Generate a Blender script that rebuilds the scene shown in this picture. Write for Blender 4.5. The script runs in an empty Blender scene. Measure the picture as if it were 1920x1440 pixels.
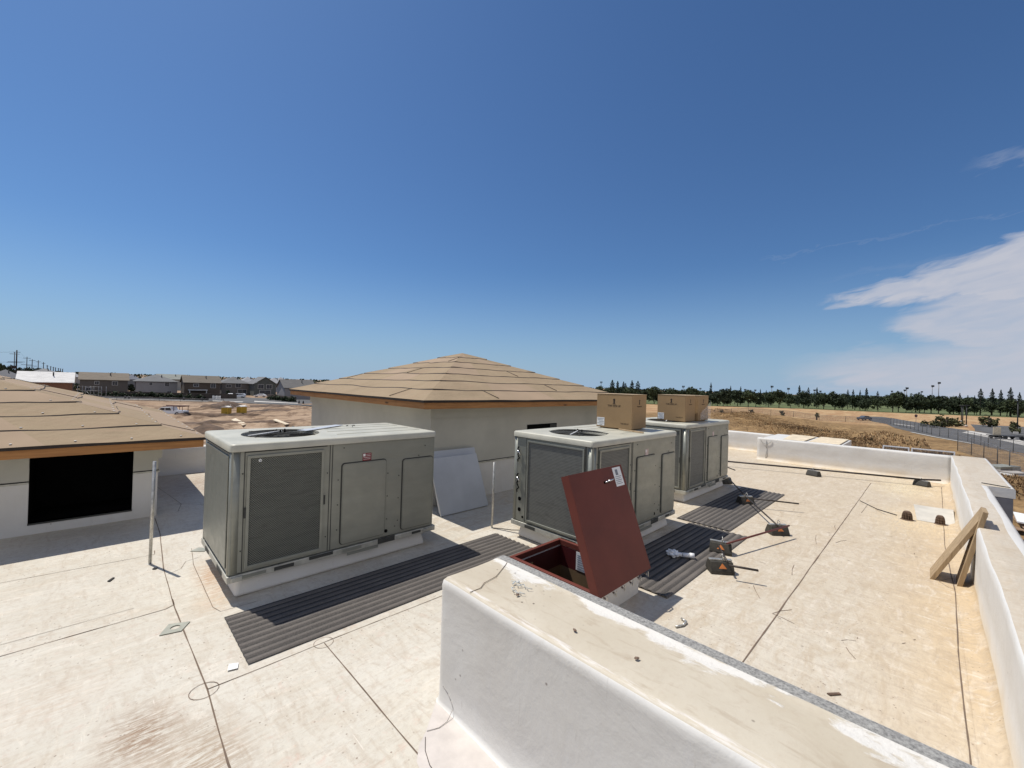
import bpy, bmesh, math, random
from mathutils import Vector, Matrix, noise
random.seed(7)
R_ = math.radians
sc = bpy.context.scene
COL = sc.collection

# ------------------------------------------------------------------ camera
FOC = 780.0; YAW = R_(45.2); PIT = R_(0.2); ROL = R_(1.75)
fw = Vector((math.cos(PIT)*math.cos(YAW), math.cos(PIT)*math.sin(YAW), math.sin(PIT)))
r0 = Vector((math.sin(YAW), -math.cos(YAW), 0)); u0 = r0.cross(fw)
rt = r0*math.cos(ROL) + u0*math.sin(ROL); up = -r0*math.sin(ROL) + u0*math.cos(ROL)
cam = bpy.data.cameras.new('camera'); camo = bpy.data.objects.new('camera', cam); COL.objects.link(camo)
M = Matrix.Identity(4)
for i in range(3):
    M[i][0] = rt[i]; M[i][1] = up[i]; M[i][2] = -fw[i]
M[2][3] = 2.3
camo.matrix_world = M
cam.sensor_fit = 'HORIZONTAL'; cam.sensor_width = 36; cam.lens = FOC/1920*36
cam.clip_start = 0.05; cam.clip_end = 12000
sc.camera = camo
FH = Vector((math.cos(YAW), math.sin(YAW), 0)); RH = Vector((math.sin(YAW), -math.cos(YAW), 0))
FACE = -math.pi/2 + YAW          # heading of things whose long side lies across the view

# ------------------------------------------------------------------ light
SUN = Vector((-0.142, 0.442, 0.886)).normalized()
SEL = math.asin(SUN.z); SAZ = math.atan2(SUN.x, SUN.y)
w = bpy.data.worlds.new("World"); sc.world = w; w.use_nodes = True
nt = w.node_tree; nt.nodes.clear(); N = nt.nodes; Lk = nt.links
def nn(t, **k):
    n = N.new(t)
    for a, b in k.items(): setattr(n, a, b)
    return n
def mth(op, a, b=None, c=None, clamp=False):
    n = N.new('ShaderNodeMath'); n.operation = op; n.use_clamp = clamp
    for i, v in enumerate((a, b, c)):
        if v is None: continue
        if isinstance(v, (int, float)): n.inputs[i].default_value = v
        else: Lk.new(v, n.inputs[i])
    return n.outputs[0]
out = nn('ShaderNodeOutputWorld'); bg = nn('ShaderNodeBackground'); bg.inputs[1].default_value = 0.072
sky = nn('ShaderNodeTexSky', sky_type='NISHITA', sun_disc=False, sun_elevation=SEL, sun_rotation=SAZ,
         altitude=20.0, air_density=1.0, dust_density=0.55, ozone_density=2.2)
tc = nn('ShaderNodeTexCoord'); sep = nn('ShaderNodeSeparateXYZ'); Lk.new(tc.outputs['Generated'], sep.inputs[0])
az = mth('ARCTAN2', sep.outputs[1], sep.outputs[0]); el = mth('ARCSINE', sep.outputs[2])
azd = mth('MULTIPLY', az, 57.2958); eld = mth('MULTIPLY', el, 57.2958)     # degrees; azimuth from +x towards +y
cmb = nn('ShaderNodeCombineXYZ'); Lk.new(mth('MULTIPLY', azd, 0.045), cmb.inputs[0]); Lk.new(mth('MULTIPLY', mth('ADD', eld, mth('MULTIPLY', azd, 0.17)), 0.16), cmb.inputs[1])
cn = nn('ShaderNodeTexNoise'); cn.inputs['Scale'].default_value = 1.6; cn.inputs['Detail'].default_value = 9; cn.inputs['Roughness'].default_value = .62; cn.inputs['Distortion'].default_value = .5
Lk.new(cmb.outputs[0], cn.inputs['Vector'])
cn2 = nn('ShaderNodeTexNoise'); cn2.inputs['Scale'].default_value = 7.0; cn2.inputs['Detail'].default_value = 9; cn2.inputs['Distortion'].default_value = .8
Lk.new(cmb.outputs[0], cn2.inputs['Vector'])
nz = mth('ADD', mth('MULTIPLY', mth('SUBTRACT', cn.outputs[0], .5), 7.0), mth('MULTIPLY', mth('SUBTRACT', cn2.outputs[0], .5), 4.5))
def band(c0, k, a0, th0, kth, soft, edge_az, edge_soft, amp):
    # a streak: centre line el = c0 + k*(a0-az), half thickness th0 + kth*(a0-az), only right of edge_az
    d = mth('SUBTRACT', a0, azd)
    cl = mth('ADD', c0, mth('MULTIPLY', d, k))
    th = mth('MAXIMUM', mth('ADD', th0, mth('MULTIPLY', d, kth)), 0.02)
    dist = mth('ABSOLUTE', mth('SUBTRACT', mth('ADD', eld, mth('MULTIPLY', nz, .55)), cl))
    v = mth('DIVIDE', mth('SUBTRACT', th, dist), soft, clamp=True)
    e = mth('DIVIDE', mth('SUBTRACT', mth('ADD', edge_az, mth('MULTIPLY', nz, .5)), azd), edge_soft, clamp=True)
    return mth('MULTIPLY', mth('MULTIPLY', v, e), amp)
CL = [band(10.1, .10, 8.6, .35, .20, 1.0, 9.2, 1.6, .92),
      band(7.2, .03, 3.8, .5, .50, 1.5, 4.2, 1.8, .82),
      band(2.2, .0, 11.0, 2.2, .16, 2.6, 13.0, 6.0, .84),
      band(15.4, .05, 15.0, .18, .0, .7, 15.2, 1.5, .28),
      band(20.3, .05, -1.5, .35, .05, .9, -1.2, 2.0, .34),
      band(12.0, .10, 12.0, .3, .02, 1.4, 10.0, 5.0, .16)]
cm = CL[0]
for c in CL[1:]: cm = mth('MAXIMUM', cm, c)
cm = mth('MULTIPLY', cm, mth('ADD', .62, mth('MULTIPLY', cn2.outputs[0], .72)), clamp=True)
hz = mth('MULTIPLY', mth('POWER', mth('SUBTRACT', 1.0, mth('DIVIDE', mth('ABSOLUTE', eld), 16.0, clamp=True)), 1.7), .86)
hs = nn('ShaderNodeHueSaturation'); hs.inputs['Saturation'].default_value = 1.0; hs.inputs['Value'].default_value = 1.0
tint = nn('ShaderNodeMix', data_type='RGBA', blend_type='MULTIPLY'); tint.inputs[0].default_value = 1.0
Lk.new(sky.outputs[0], tint.inputs[6]); tint.inputs[7].default_value = (.67, .96, 1.27, 1)
Lk.new(tint.outputs[2], hs.inputs['Color'])
mh = nn('ShaderNodeMix', data_type='RGBA'); Lk.new(hz, mh.inputs[0]); Lk.new(hs.outputs[0], mh.inputs[6]); mh.inputs[7].default_value = (4.7, 6.7, 9.3, 1)
mc = nn('ShaderNodeMix', data_type='RGBA'); Lk.new(cm, mc.inputs[0]); Lk.new(mh.outputs[2], mc.inputs[6]); mc.inputs[7].default_value = (7.2, 7.5, 8.6, 1)
Lk.new(mc.outputs[2], bg.inputs[0]); Lk.new(bg.outputs[0], out.inputs[0])
sl = bpy.data.lights.new('sun', 'SUN'); sl.energy = 4.55; sl.angle = R_(.5); sl.color = (1, .955, .88)
so = bpy.data.objects.new('sun', sl); COL.objects.link(so); so.rotation_euler = SUN.to_track_quat('Z', 'Y').to_euler(); so.location = (0, 0, 30)
vs = sc.view_settings; vs.view_transform = 'Standard'; vs.look = 'None'; vs.exposure = 0; vs.gamma = 1
try: sc.cycles.max_bounces = 6; sc.cycles.transparent_max_bounces = 12
except Exception: pass

# ------------------------------------------------------------------ materials
def mk(name):
    m = bpy.data.materials.new(name); m.use_nodes = True
    return m, m.node_tree, m.node_tree.nodes['Principled BSDF']
def col4(c): return (c[0], c[1], c[2], 1)
class G:
    """small node graph helper"""
    def __init__(s, m): s.t = m.node_tree; s.n = s.t.nodes; s.l = s.t.links; s.b = s.n['Principled BSDF']; s._o = None
    def obj(s):
        if s._o is None: s._o = s.n.new('ShaderNodeTexCoord').outputs['Object']
        return s._o
    def wpos(s): return s.n.new('ShaderNodeNewGeometry').outputs['Position']
    def map(s, v, sc=(1, 1, 1), rot=(0, 0, 0), loc=(0, 0, 0)):
        m = s.n.new('ShaderNodeMapping'); s.l.new(v, m.inputs[0]); m.inputs['Scale'].default_value = sc; m.inputs['Rotation'].default_value = rot; m.inputs['Location'].default_value = loc
        return m.outputs[0]
    def noise(s, v, scale, det=5, rough=.55, dist=0):
        n = s.n.new('ShaderNodeTexNoise'); s.l.new(v, n.inputs['Vector'])
        n.inputs['Scale'].default_value = scale; n.inputs['Detail'].default_value = det; n.inputs['Roughness'].default_value = rough; n.inputs['Distortion'].default_value = dist
        return n.outputs[0]
    def ramp(s, v, a, b, ca=0., cb=1.):
        r = s.n.new('ShaderNodeMapRange'); r.clamp = True; s.l.new(v, r.inputs[0])
        r.inputs[1].default_value = a; r.inputs[2].default_value = b; r.inputs[3].default_value = ca; r.inputs[4].default_value = cb
        return r.outputs[0]
    def m(s, op, a, b=None, clamp=False):
        n = s.n.new('ShaderNodeMath'); n.operation = op; n.use_clamp = clamp
        for i, v in enumerate((a, b)):
            if v is None: continue
            if isinstance(v, (int, float)): n.inputs[i].default_value = v
            else: s.l.new(v, n.inputs[i])
        return n.outputs[0]
    def mix(s, f, a, b, mode='MIX'):
        n = s.n.new('ShaderNodeMix'); n.data_type = 'RGBA'; n.blend_type = mode
        if isinstance(f, (int, float)): n.inputs[0].default_value = f
        else: s.l.new(f, n.inputs[0])
        for i, v in ((6, a), (7, b)):
            if isinstance(v, (tuple, list)): n.inputs[i].default_value = col4(v)
            else: s.l.new(v, n.inputs[i])
        return n.outputs[2]
    def sep(s, v):
        n = s.n.new('ShaderNodeSeparateXYZ'); s.l.new(v, n.inputs[0]); return n.outputs
    def color(s, c): s.l.new(c, s.b.inputs['Base Color'])
    def bump(s, h, strength=.3, dist=.02):
        n = s.n.new('ShaderNodeBump'); n.inputs['Strength'].default_value = strength; n.inputs['Distance'].default_value = dist
        s.l.new(h, n.inputs['Height']); s.l.new(n.outputs[0], s.b.inputs['Normal'])
    def blob(s, xyz, cx, cy, rx, ry, soft=.5):
        dx = s.m('DIVIDE', s.m('SUBTRACT', xyz[0], cx), rx); dy = s.m('DIVIDE', s.m('SUBTRACT', xyz[1], cy), ry)
        d = s.m('SQRT', s.m('ADD', s.m('MULTIPLY', dx, dx), s.m('MULTIPLY', dy, dy)))
        return s.ramp(d, 1.0, 1.0-soft)
def plain(name, c, rough=.6, metal=0, var=.12, scale=6, bump=0., c2=None, spec=None, stretch=(1, 1, 1)):
    m, t, b = mk(name); g = G(m)
    b.inputs['Roughness'].default_value = rough; b.inputs['Metallic'].default_value = metal
    if spec is not None: b.inputs['Specular IOR Level'].default_value = spec
    v = g.map(g.obj(), stretch)
    n = g.noise(v, scale, 6, .6)
    d = c2 if c2 else tuple(x*(1-var*2) for x in c)
    g.color(g.mix(g.ramp(n, .35, .7), tuple(min(1, x*(1+var*.5)) for x in c), d))
    if bump: g.bump(g.noise(v, scale*6, 4), bump, .01)
    return m
MT = {}
# roof membrane: cream sheet with dirt, swirls, scuffs and ponding stains
def membrane(name, kind):
    m, t, b = mk(name); g = G(m); P = g.obj(); X = g.sep(P)
    b.inputs['Roughness'].default_value = .55; b.inputs['Specular IOR Level'].default_value = .3
    big = g.noise(P, .55, 4, .6, .4)
    c = g.mix(g.ramp(big, .35, .68), (.62, .58, .50), (.53, .485, .40))
    # right part is yellower
    if kind == 'deck':
        ry = g.ramp(g.m('SUBTRACT', X[0], g.m('MULTIPLY', X[1], .9)), 1.0, 8.0)
        c = g.mix(g.m('MULTIPLY', ry, .75), c, (.56, .455, .315))
        st = g.ramp(g.m('ADD', X[1], g.m('MULTIPLY', g.m('SUBTRACT', g.noise(P, 1.6, 4), .5), .8)), .55, -.35)
        st2 = g.m('MULTIPLY', st, g.ramp(X[0], 2.5, 5.0))
        c = g.mix(g.m('MULTIPLY', st2, .7), c, (.58, .42, .235))
    # long swept streaks
    sw = g.noise(g.map(P, (1.0, 3.2, 1), (0, 0, .5)), 1.9, 8, .62, 1.6)
    c = g.mix(g.m('MULTIPLY', g.ramp(sw, .54, .68), .45), c, (.74, .67, .57))
    sw2 = g.noise(g.map(P, (3.5, 1.0, 1), (0, 0, .35)), 3.1, 8, .65, 1.2)
    c = g.mix(g.m('MULTIPLY', g.ramp(sw2, .50, .70), .40), c, (.38, .29, .205))
    sw3 = g.noise(g.map(P, (1.0, 5.0, 1), (0, 0, -.35)), 5.5, 8, .7, 1.0)
    c = g.mix(g.m('MULTIPLY', g.ramp(sw3, .54, .70), .38), c, (.36, .28, .21))
    sw4 = g.noise(g.map(P, (5.0, 1.2, 1), (0, 0, .9)), 2.4, 8, .7, 1.8)
    rb = g.ramp(X[0], 2.4, 4.5)
    c = g.mix(g.m('MULTIPLY', g.ramp(sw4, .56, .65), g.m('ADD', .30, g.m('MULTIPLY', rb, .32))), c, (.73, .66, .55))
    sw5 = g.noise(g.map(P, (1.2, 3.6, 1), (0, 0, -.55)), 1.5, 9, .72, 1.4)
    c = g.mix(g.m('MULTIPLY', g.ramp(sw5, .47, .62), g.m('ADD', .18, g.m('MULTIPLY', rb, .30))), c, (.44, .34, .225))
    fine = g.noise(P, 22, 6, .7)
    c = g.mix(g.m('MULTIPLY', g.ramp(fine, .50, .72), .42), c, (.36, .28, .21))
    # scratches / scuffs
    sc1 = g.noise(g.map(P, (2.2, 26, 1), (0, 0, .95)), 2.0, 5, .6, .7)
    c = g.mix(g.m('MULTIPLY', g.ramp(sc1, .70, .76), .55), c, (.42, .33, .26))
    sc2 = g.noise(g.map(P, (24, 2.0, 1), (0, 0, 1.9)), 2.0, 5, .6, .9)
    c = g.mix(g.m('MULTIPLY', g.ramp(sc2, .68, .76), .6), c, (.80, .74, .65))
    # specks of dirt
    vn = g.n.new('ShaderNodeTexVoronoi'); g.l.new(P, vn.inputs['Vector']); vn.inputs['Scale'].default_value = 19
    sp = g.m('MULTIPLY', g.ramp(vn.outputs['Distance'], .15, .07), g.ramp(g.noise(P, 1.3, 3), .44, .56))
    c = g.mix(g.m('MULTIPLY', sp, .8), c, (.20, .14, .10))
    if kind == 'deck':
        stv = g.noise(g.map(P, (7, 40, 1), (0, 0, .9)), 1.0, 8, .75, .8)
        for (cx, cy, rx, ry_, cc, a) in ((.24, 3.5, .28, .42, (.24, .14, .075), .85), (.5, 3.0, .34, .55, (.28, .18, .10), .7), (.98, 5.75, .22, .7, (.42, .23, .11), .75),
                                    (.9, 5.1, .25, .35, (.5, .33, .2), .5), (-.2, 4.3, .5, .4, (.45, .34, .24), .35), (.0, 2.6, .6, .4, (.40, .28, .2), .45),
                                    (1.5, 11.0, .9, 1.6, (.28, .17, .1), .8), (10.9, .2, 1.6, .8, (.8, .62, .36), .5), (14.5, .4, 1.8, .8, (.84, .70, .42), .5), (6.6, 2.95, .35, .25, (.22, .16, .1), .6), (10.9, 3.3, .3, .2, (.2, .15, .1), .6)):
            bl = g.m('MULTIPLY', g.blob(X, cx, cy, rx, ry_, .8), g.ramp(stv, .42, .56))
            c = g.mix(g.m('MULTIPLY', bl, a), c, cc)
        pk = g.m('MULTIPLY', g.ramp(X[1], 6.5, 2.5), g.ramp(g.noise(P, 5.5, 7, .7, .5), .58, .72))
        c = g.mix(g.m('MULTIPLY', g.m('MULTIPLY', pk, g.ramp(X[0], 3.0, 1.8)), .5), c, (.60, .40, .32))
    if kind == 'cap':
        c = g.mix(.45, c, (.50, .41, .30))
    g.color(c)
    wr = g.m('ADD', g.noise(g.map(P, (1, 2.6, 1), (0, 0, .4)), 4, 6, .6, 1.0), g.m('MULTIPLY', fine, .25))
    g.bump(wr, .32, .03)
    return m
MT['deck'] = membrane('roof_membrane', 'deck')
MT['cap'] = membrane('parapet_top_membrane', 'cap')
def whitemem(name, c=(.66, .64, .60), dirt=(.50, .46, .40)):
    m, t, b = mk(name); g = G(m); P = g.obj()
    b.inputs['Roughness'].default_value = .5; b.inputs['Specular IOR Level'].default_value = .35
    n = g.noise(P, 1.8, 6, .6, .4); s = g.noise(g.map(P, (5, 5, 1)), 2.2, 5, .6)
    k = g.mix(g.m('MULTIPLY', g.ramp(n, .45, .75), .35), c, dirt)
    k = g.mix(g.m('MULTIPLY', g.ramp(s, .55, .8), .3), k, (.70, .70, .70))
    X = g.sep(P); k = g.mix(g.m('MULTIPLY', g.m('MULTIPLY', g.ramp(X[2], .30, .02), g.ramp(X[0], 2.5, 4)), g.ramp(n, .25, .6, .3, .9)), k, (.60, .47, .30))
    vn = g.n.new('ShaderNodeTexVoronoi'); g.l.new(P, vn.inputs['Vector']); vn.inputs['Scale'].default_value = 7
    sp = g.m('MULTIPLY', g.ramp(vn.outputs['Distance'], .075, .03), g.ramp(g.noise(P, 2.1, 3), .5, .6))
    k = g.mix(g.m('MULTIPLY', sp, .75), k, (.16, .12, .10))
    scr = g.noise(g.map(P, (18, 18, 2.5), (.3, .5, 0)), 1.3, 5, .6, .8)
    k = g.mix(g.m('MULTIPLY', g.ramp(scr, .66, .76), .5), k, (.38, .345, .31))
    g.color(k); g.bump(g.m('ADD', n, g.m('ADD', g.m('MULTIPLY', g.noise(P, 9, 4), .25), g.m('MULTIPLY', g.noise(P, 70, 3), .03))), .45, .03)
    return m
MT['white'] = whitemem('white_membrane')
def unitmat():
    m, t, b = mk('unit_enamel_shade'); g = G(m); P = g.obj()
    b.inputs['Roughness'].default_value = .4; b.inputs['Metallic'].default_value = .30; b.inputs['Specular IOR Level'].default_value = .5
    n = g.noise(g.map(P, (1, 1, 2.5)), 2.2, 6, .6); n2 = g.noise(g.map(P, (1, 1, .3)), 14, 5, .6)
    c = g.mix(g.ramp(n, .3, .75), (.285, .29, .25), (.235, .24, .205))  # darker than the real enamel: shade on the sides put into the colour
    c = g.mix(g.m('MULTIPLY', g.ramp(n2, .55, .8), .25), c, (.30, .30, .26))
    g.color(c); g.l.new(g.ramp(n, .3, .7, .32, .5), b.inputs['Roughness'])
    du = g.noise(g.map(P, (3, 3, .5)), 4, 6, .65, .5); g.bump(g.noise(P, 1.7, 3), .4, .06)
    return m
MT['unit'] = unitmat()
MT['unit_sunlit'] = plain('unit_enamel_sunlit', (.49, .47, .385), .45, .0, .12, 3, c2=(.40, .39, .32))  # same enamel kept lighter, the sunlit top put into the colour
MT['rail'] = plain('galvanized_rail', (.50, .49, .43), .45, .3, .2, 7)
MT['galv'] = plain('galvanized_pipe', (.55, .54, .50), .35, .6, .2, 20)
MT['black'] = plain('black_and_hole_shade', (.006, .006, .006), .95, spec=.05)  # black parts; also puts the darkness inside holes and openings into the colour
MT['dark'] = plain('dark_rubber', (.028, .026, .024), .8, var=.3)
MT['gap'] = plain('seal_dark', (.05, .05, .045), .8)
def perf(name, hole, met, pitch, axis):
    m, t, b = mk(name); g = G(m); X = g.sep(g.obj()); a = X[0] if axis == 'x' else X[1]; z = X[2]
    k = 2*math.pi/pitch
    u = g.m('COSINE', g.m('MULTIPLY', g.m('ADD', a, z), k/1.414)); v = g.m('COSINE', g.m('MULTIPLY', g.m('SUBTRACT', a, z), k/1.414))
    s = g.m('ADD', u, v); f = g.ramp(s, -.35, .25)
    n = g.noise(g.map(g.obj(), (1.2, 1.2, 9)), 1.6, 6, .65, 1.2)
    c = g.mix(f, met, g.mix(g.ramp(n, .42, .58), hole, tuple(x*2.6 for x in hole))); c = g.mix(g.m('MULTIPLY', g.ramp(n, .54, .60), .35), c, (.03, .03, .025))
    g.color(c); b.inputs['Roughness'].default_value = .6; g.bump(g.m('SUBTRACT', 1.0, f), .8, .004)
    return m
MT['perf_x'] = perf('perforated_guard', (.028, .029, .024), (.17, .178, .15), .017, 'x')
def louv(name, axis):
    m, t, b = mk(name); g = G(m); X = g.sep(g.obj()); a = X[0] if axis == 'x' else X[1]
    w1 = g.m('SINE', g.m('MULTIPLY', X[2], 2*math.pi/.02)); w2 = g.m('SINE', g.m('MULTIPLY', a, 2*math.pi/.02))
    n = g.noise(g.map(g.obj(), (1, 1, 7)), 3.5, 6, .65, .9)
    c = g.mix(g.ramp(g.m('MAXIMUM', w1, w2), .3, .9), (.065, .068, .06), (.20, .20, .18))
    c = g.mix(g.m('MULTIPLY', g.ramp(n, .5, .7), .5), c, (.05, .05, .045))
    g.color(c); b.inputs['Roughness'].default_value = .6
    return m
MT['coil_x'] = louv('coil_guard_x', 'x'); MT['coil_y'] = louv('coil_guard_y', 'y')
def wood(name, c, c2, axis=0, sc=1.0):
    m, t, b = mk(name); g = G(m); P = g.obj(); s = [14, 14, 14]; s[axis] = .9
    n = g.noise(g.map(P, s), 1.6*sc, 6, .6, .8); n2 = g.noise(P, 3, 4)
    k = g.mix(g.ramp(n, .35, .68), c, c2); k = g.mix(g.m('MULTIPLY', g.ramp(n2, .55, .75), .4), k, tuple(x*.55 for x in c2))
    vn = g.n.new('ShaderNodeTexVoronoi'); g.l.new(g.map(P, tuple((1.6 if i == axis else 6) for i in range(3))), vn.inputs['Vector']); vn.inputs['Scale'].default_value = 1
    k = g.mix(g.ramp(vn.outputs['Distance'], .16, .08), k, tuple(x*.25 for x in c))
    g.color(k); b.inputs['Roughness'].default_value = .75; g.bump(n, .2, .004)
    return m
MT['fascia_x'] = wood('fascia_wood_x', (.44, .21, .07), (.31, .14, .045), 0)
MT['fascia_y'] = wood('fascia_wood_y', (.44, .21, .07), (.31, .14, .045), 1)
MT['board'] = wood('weathered_board', (.44, .32, .185), (.27, .185, .10), 2)
MT['board_x'] = wood('weathered_board_x', (.50, .37, .22), (.38, .26, .15), 0)
MT['ply'] = plain('plywood', (.72, .60, .42), .7, var=.15, scale=4)
def feltmat():
    m, t, b = mk('roofing_felt'); g = G(m); P = g.obj()
    n = g.noise(P, 1.1, 5, .6, .4); f = g.noise(P, 60, 4, .7)
    c = g.mix(g.ramp(n, .35, .68), (.335, .255, .165), (.285, .215, .138)); c = g.mix(g.m('MULTIPLY', g.ramp(f, .45, .75), .22), c, (.17, .12, .075))
    c = g.mix(g.m('MULTIPLY', g.ramp(g.noise(g.map(P, (1, 5, 5)), 1.4, 4), .5, .75), .35), c, (.36, .235, .16))
    g.color(c); b.inputs['Roughness'].default_value = .9; b.inputs['Specular IOR Level'].default_value = .15; g.bump(g.m('ADD', g.noise(P, 2.5, 5), g.m('MULTIPLY', g.noise(g.map(P, (1, 1, 1)), 9, 4), .3)), .8, .045)
    return m
MT['felt'] = feltmat(); MT['felt2'] = plain('roofing_felt_faded', (.325, .232, .15), .9, var=.10, scale=1.3, c2=(.285, .205, .13), bump=.2); MT['lapdark'] = plain('felt_edge_and_lap_shade', (.035, .026, .022), .9)
MT['stucco'] = plain('grey_sheathing', (.50, .485, .42), .85, var=.06, scale=1.5, bump=.05)
MT['card'] = plain('cardboard', (.35, .23, .115), .85, var=.06, scale=2.5)
MT['print'] = plain('black_print', (.03, .022, .018), .8)
MT['paper'] = plain('white_paper', (.80, .80, .78), .6, var=.04)
MT['paperprint'] = plain('grey_print', (.22, .24, .27), .7)
MT['redlabel'] = plain('red_label', (.20, .018, .022), .5)
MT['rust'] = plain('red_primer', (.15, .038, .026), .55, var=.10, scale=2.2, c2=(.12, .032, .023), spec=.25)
MT['rustshade'] = plain('red_primer_shade', (.07, .008, .009), .5, var=.1)  # darker copy of the primer, interior shade put into the colour
MT['chrome'] = plain('chrome', (.75, .75, .75), .2, 1)
MT['grit'] = plain('grey_granules', (.36, .35, .325), .9, var=.35, scale=75, bump=.6, c2=(.16, .155, .15))
MT['orange'] = plain('orange_reflector', (.62, .20, .05), .45)
MT['block'] = plain('black_rubber_block', (.05, .045, .035), .75, var=.25, scale=12)
MT['rod'] = plain('dark_rod', (.045, .035, .03), .5, .3)
MT['redrod'] = plain('rusty_rod', (.13, .03, .025), .6, .2)
MT['padmetal'] = plain('flat_metal_plate', (.36, .36, .30), .5, .4, .15, 8)
MT['panelblue'] = plain('galvanized_sheet', (.50, .52, .55), .45, .1, .08, 1.4)
MT['plastic'] = plain('white_plastic', (.80, .80, .80), .4, var=.04)
MT['iron'] = plain('brown_cast_iron', (.16, .10, .065), .7, var=.25, scale=14)
def padmat():
    m, t, b = mk('walkway_rubber'); g = G(m); P = g.obj(); n = g.noise(P, 90, 4, .7); d = g.noise(P, 2.2, 5)
    c = g.mix(g.ramp(n, .35, .7), (.135, .118, .104), (.075, .066, .058)); c = g.mix(g.m('MULTIPLY', g.ramp(d, .45, .75), .4), c, (.24, .21, .18))
    g.color(c); b.inputs['Roughness'].default_value = .85; g.bump(n, .5, .004)
    return m
MT['pad'] = padmat(); MT['padg'] = plain('walkway_groove', (.065, .058, .052), .9, var=.3, scale=60)

m, tt, b = mk('chain_link'); b.inputs['Base Color'].default_value = (.16, .16, .165, 1); b.inputs['Roughness'].default_value = .7; g = G(m)
nz_ = g.noise(g.wpos(), 2.5, 3); g.l.new(g.ramp(nz_, .3, .7, .20, .42), b.inputs['Alpha']); MT['chain'] = m

# ------------------------------------------------------------------ mesh helpers
def new(): return bmesh.new()
def box(bm, x0, x1, y0, y1, z0, z1, bev=0, mi=0, seg=2, mat=None):
    b2 = bmesh.new()
    vs = [b2.verts.new((x, y, z)) for z in (z0, z1) for (x, y) in ((x0, y0), (x1, y0), (x1, y1), (x0, y1))]
    for f in ((3, 2, 1, 0), (4, 5, 6, 7), (0, 1, 5, 4), (1, 2, 6, 5), (2, 3, 7, 6), (3, 0, 4, 7)): b2.faces.new([vs[i] for i in f])
    if bev: bmesh.ops.bevel(b2, geom=b2.edges[:], offset=bev, segments=seg, profile=.5, affect='EDGES')
    merge(bm, b2, mi, mat)
def merge(bm, b2, mi=0, mat=None):
    mp = {}
    for v in b2.verts: mp[v] = bm.verts.new(mat @ v.co if mat else v.co)
    for f in b2.faces:
        try:
            nf = bm.faces.new([mp[v] for v in f.verts]); nf.material_index = mi if mi is not None else f.material_index; nf.smooth = f.smooth
        except ValueError: pass
    b2.free()
def tube(bm, p0, p1, r0, r1=None, n=8, mi=0, cap=True, smooth=True):
    if r1 is None: r1 = r0
    p0 = Vector(p0); p1 = Vector(p1); d = (p1-p0).normalized()
    a = d.orthogonal().normalized(); b = d.cross(a)
    A = []; B = []
    for i in range(n):
        t = 2*math.pi*i/n; o = a*math.cos(t)+b*math.sin(t)
        A.append(bm.verts.new(p0+o*r0)); B.append(bm.verts.new(p1+o*r1))
    for i in range(n):
        f = bm.faces.new((A[i], A[(i+1) % n], B[(i+1) % n], B[i])); f.smooth = smooth; f.material_index = mi
    if cap:
        f = bm.faces.new(A[::-1]); f.material_index = mi
        f = bm.faces.new(B); f.material_index = mi
def path(bm, pts, r, n=6, mi=0):
    for a, b in zip(pts[:-1], pts[1:]): tube(bm, a, b, r, r, n, mi)
def rrect(x0, x1, y0, y1, r, n=5):
    P = []
    for (cx, cy, a0) in ((x1-r, y1-r, 0), (x0+r, y1-r, 90), (x0+r, y0+r, 180), (x1-r, y0+r, 270)):
        for i in range(n+1):
            a = R_(a0+90*i/n); P.append((cx+r*math.cos(a), cy+r*math.sin(a)))
    return P
def prism(bm, poly, z0, z1, mi=0, mat=None):
    b2 = bmesh.new()
    a = [b2.verts.new((x, y, z0)) for x, y in poly]; b = [b2.verts.new((x, y, z1)) for x, y in poly]; n = len(poly)
    b2.faces.new(a[::-1]); b2.faces.new(b)
    for i in range(n): b2.faces.new((a[i], a[(i+1) % n], b[(i+1) % n], b[i]))
    merge(bm, b2, mi, mat)
def poly(bm, pts, mi=0):
    f = bm.faces.new([bm.verts.new(p) for p in pts]); f.material_index = mi; return f
def obj(name, bm, mats, parent=None, smooth=False, label=None, weld=False, fix=True):
    if name in SPLIT:
        seen = set(); first = None; isl = []
        for f in bm.faces:
            if f in seen: continue
            st = [f]; grp = []; seen.add(f)
            while st:
                g_ = st.pop(); grp.append(g_)
                for v in g_.verts:
                    for h_ in v.link_faces:
                        if h_ not in seen: seen.add(h_); st.append(h_)
            isl.append(grp)
        if len(isl) > 1:
            for grp in isl:
                b3 = bmesh.new(); mp = {}
                for f in grp:
                    for v in f.verts:
                        if v not in mp: mp[v] = b3.verts.new(v.co)
                for f in grp: nf = b3.faces.new([mp[v] for v in f.verts]); nf.material_index = f.material_index; nf.smooth = f.smooth
                o = _obj(name, b3, mats, parent, smooth, label, weld, fix); first = first or o
            bm.free(); return first
    return _obj(name, bm, mats, parent, smooth, label, weld, fix)
SPLIT = {'corner_post', 'fork_slot', 'rail_strip', 'panel_groove', 'handle_slot', 'screw_head', 'motor_bolt', 'hinge_pin', 'transformer', 'crossarm', 'side_window', 'slat', 'pipe_hole', 'flashing_bar', 'trim_band', 'sealant_line', 'frame_bar', 'brace_rail', 'vent_damper'}
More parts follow.
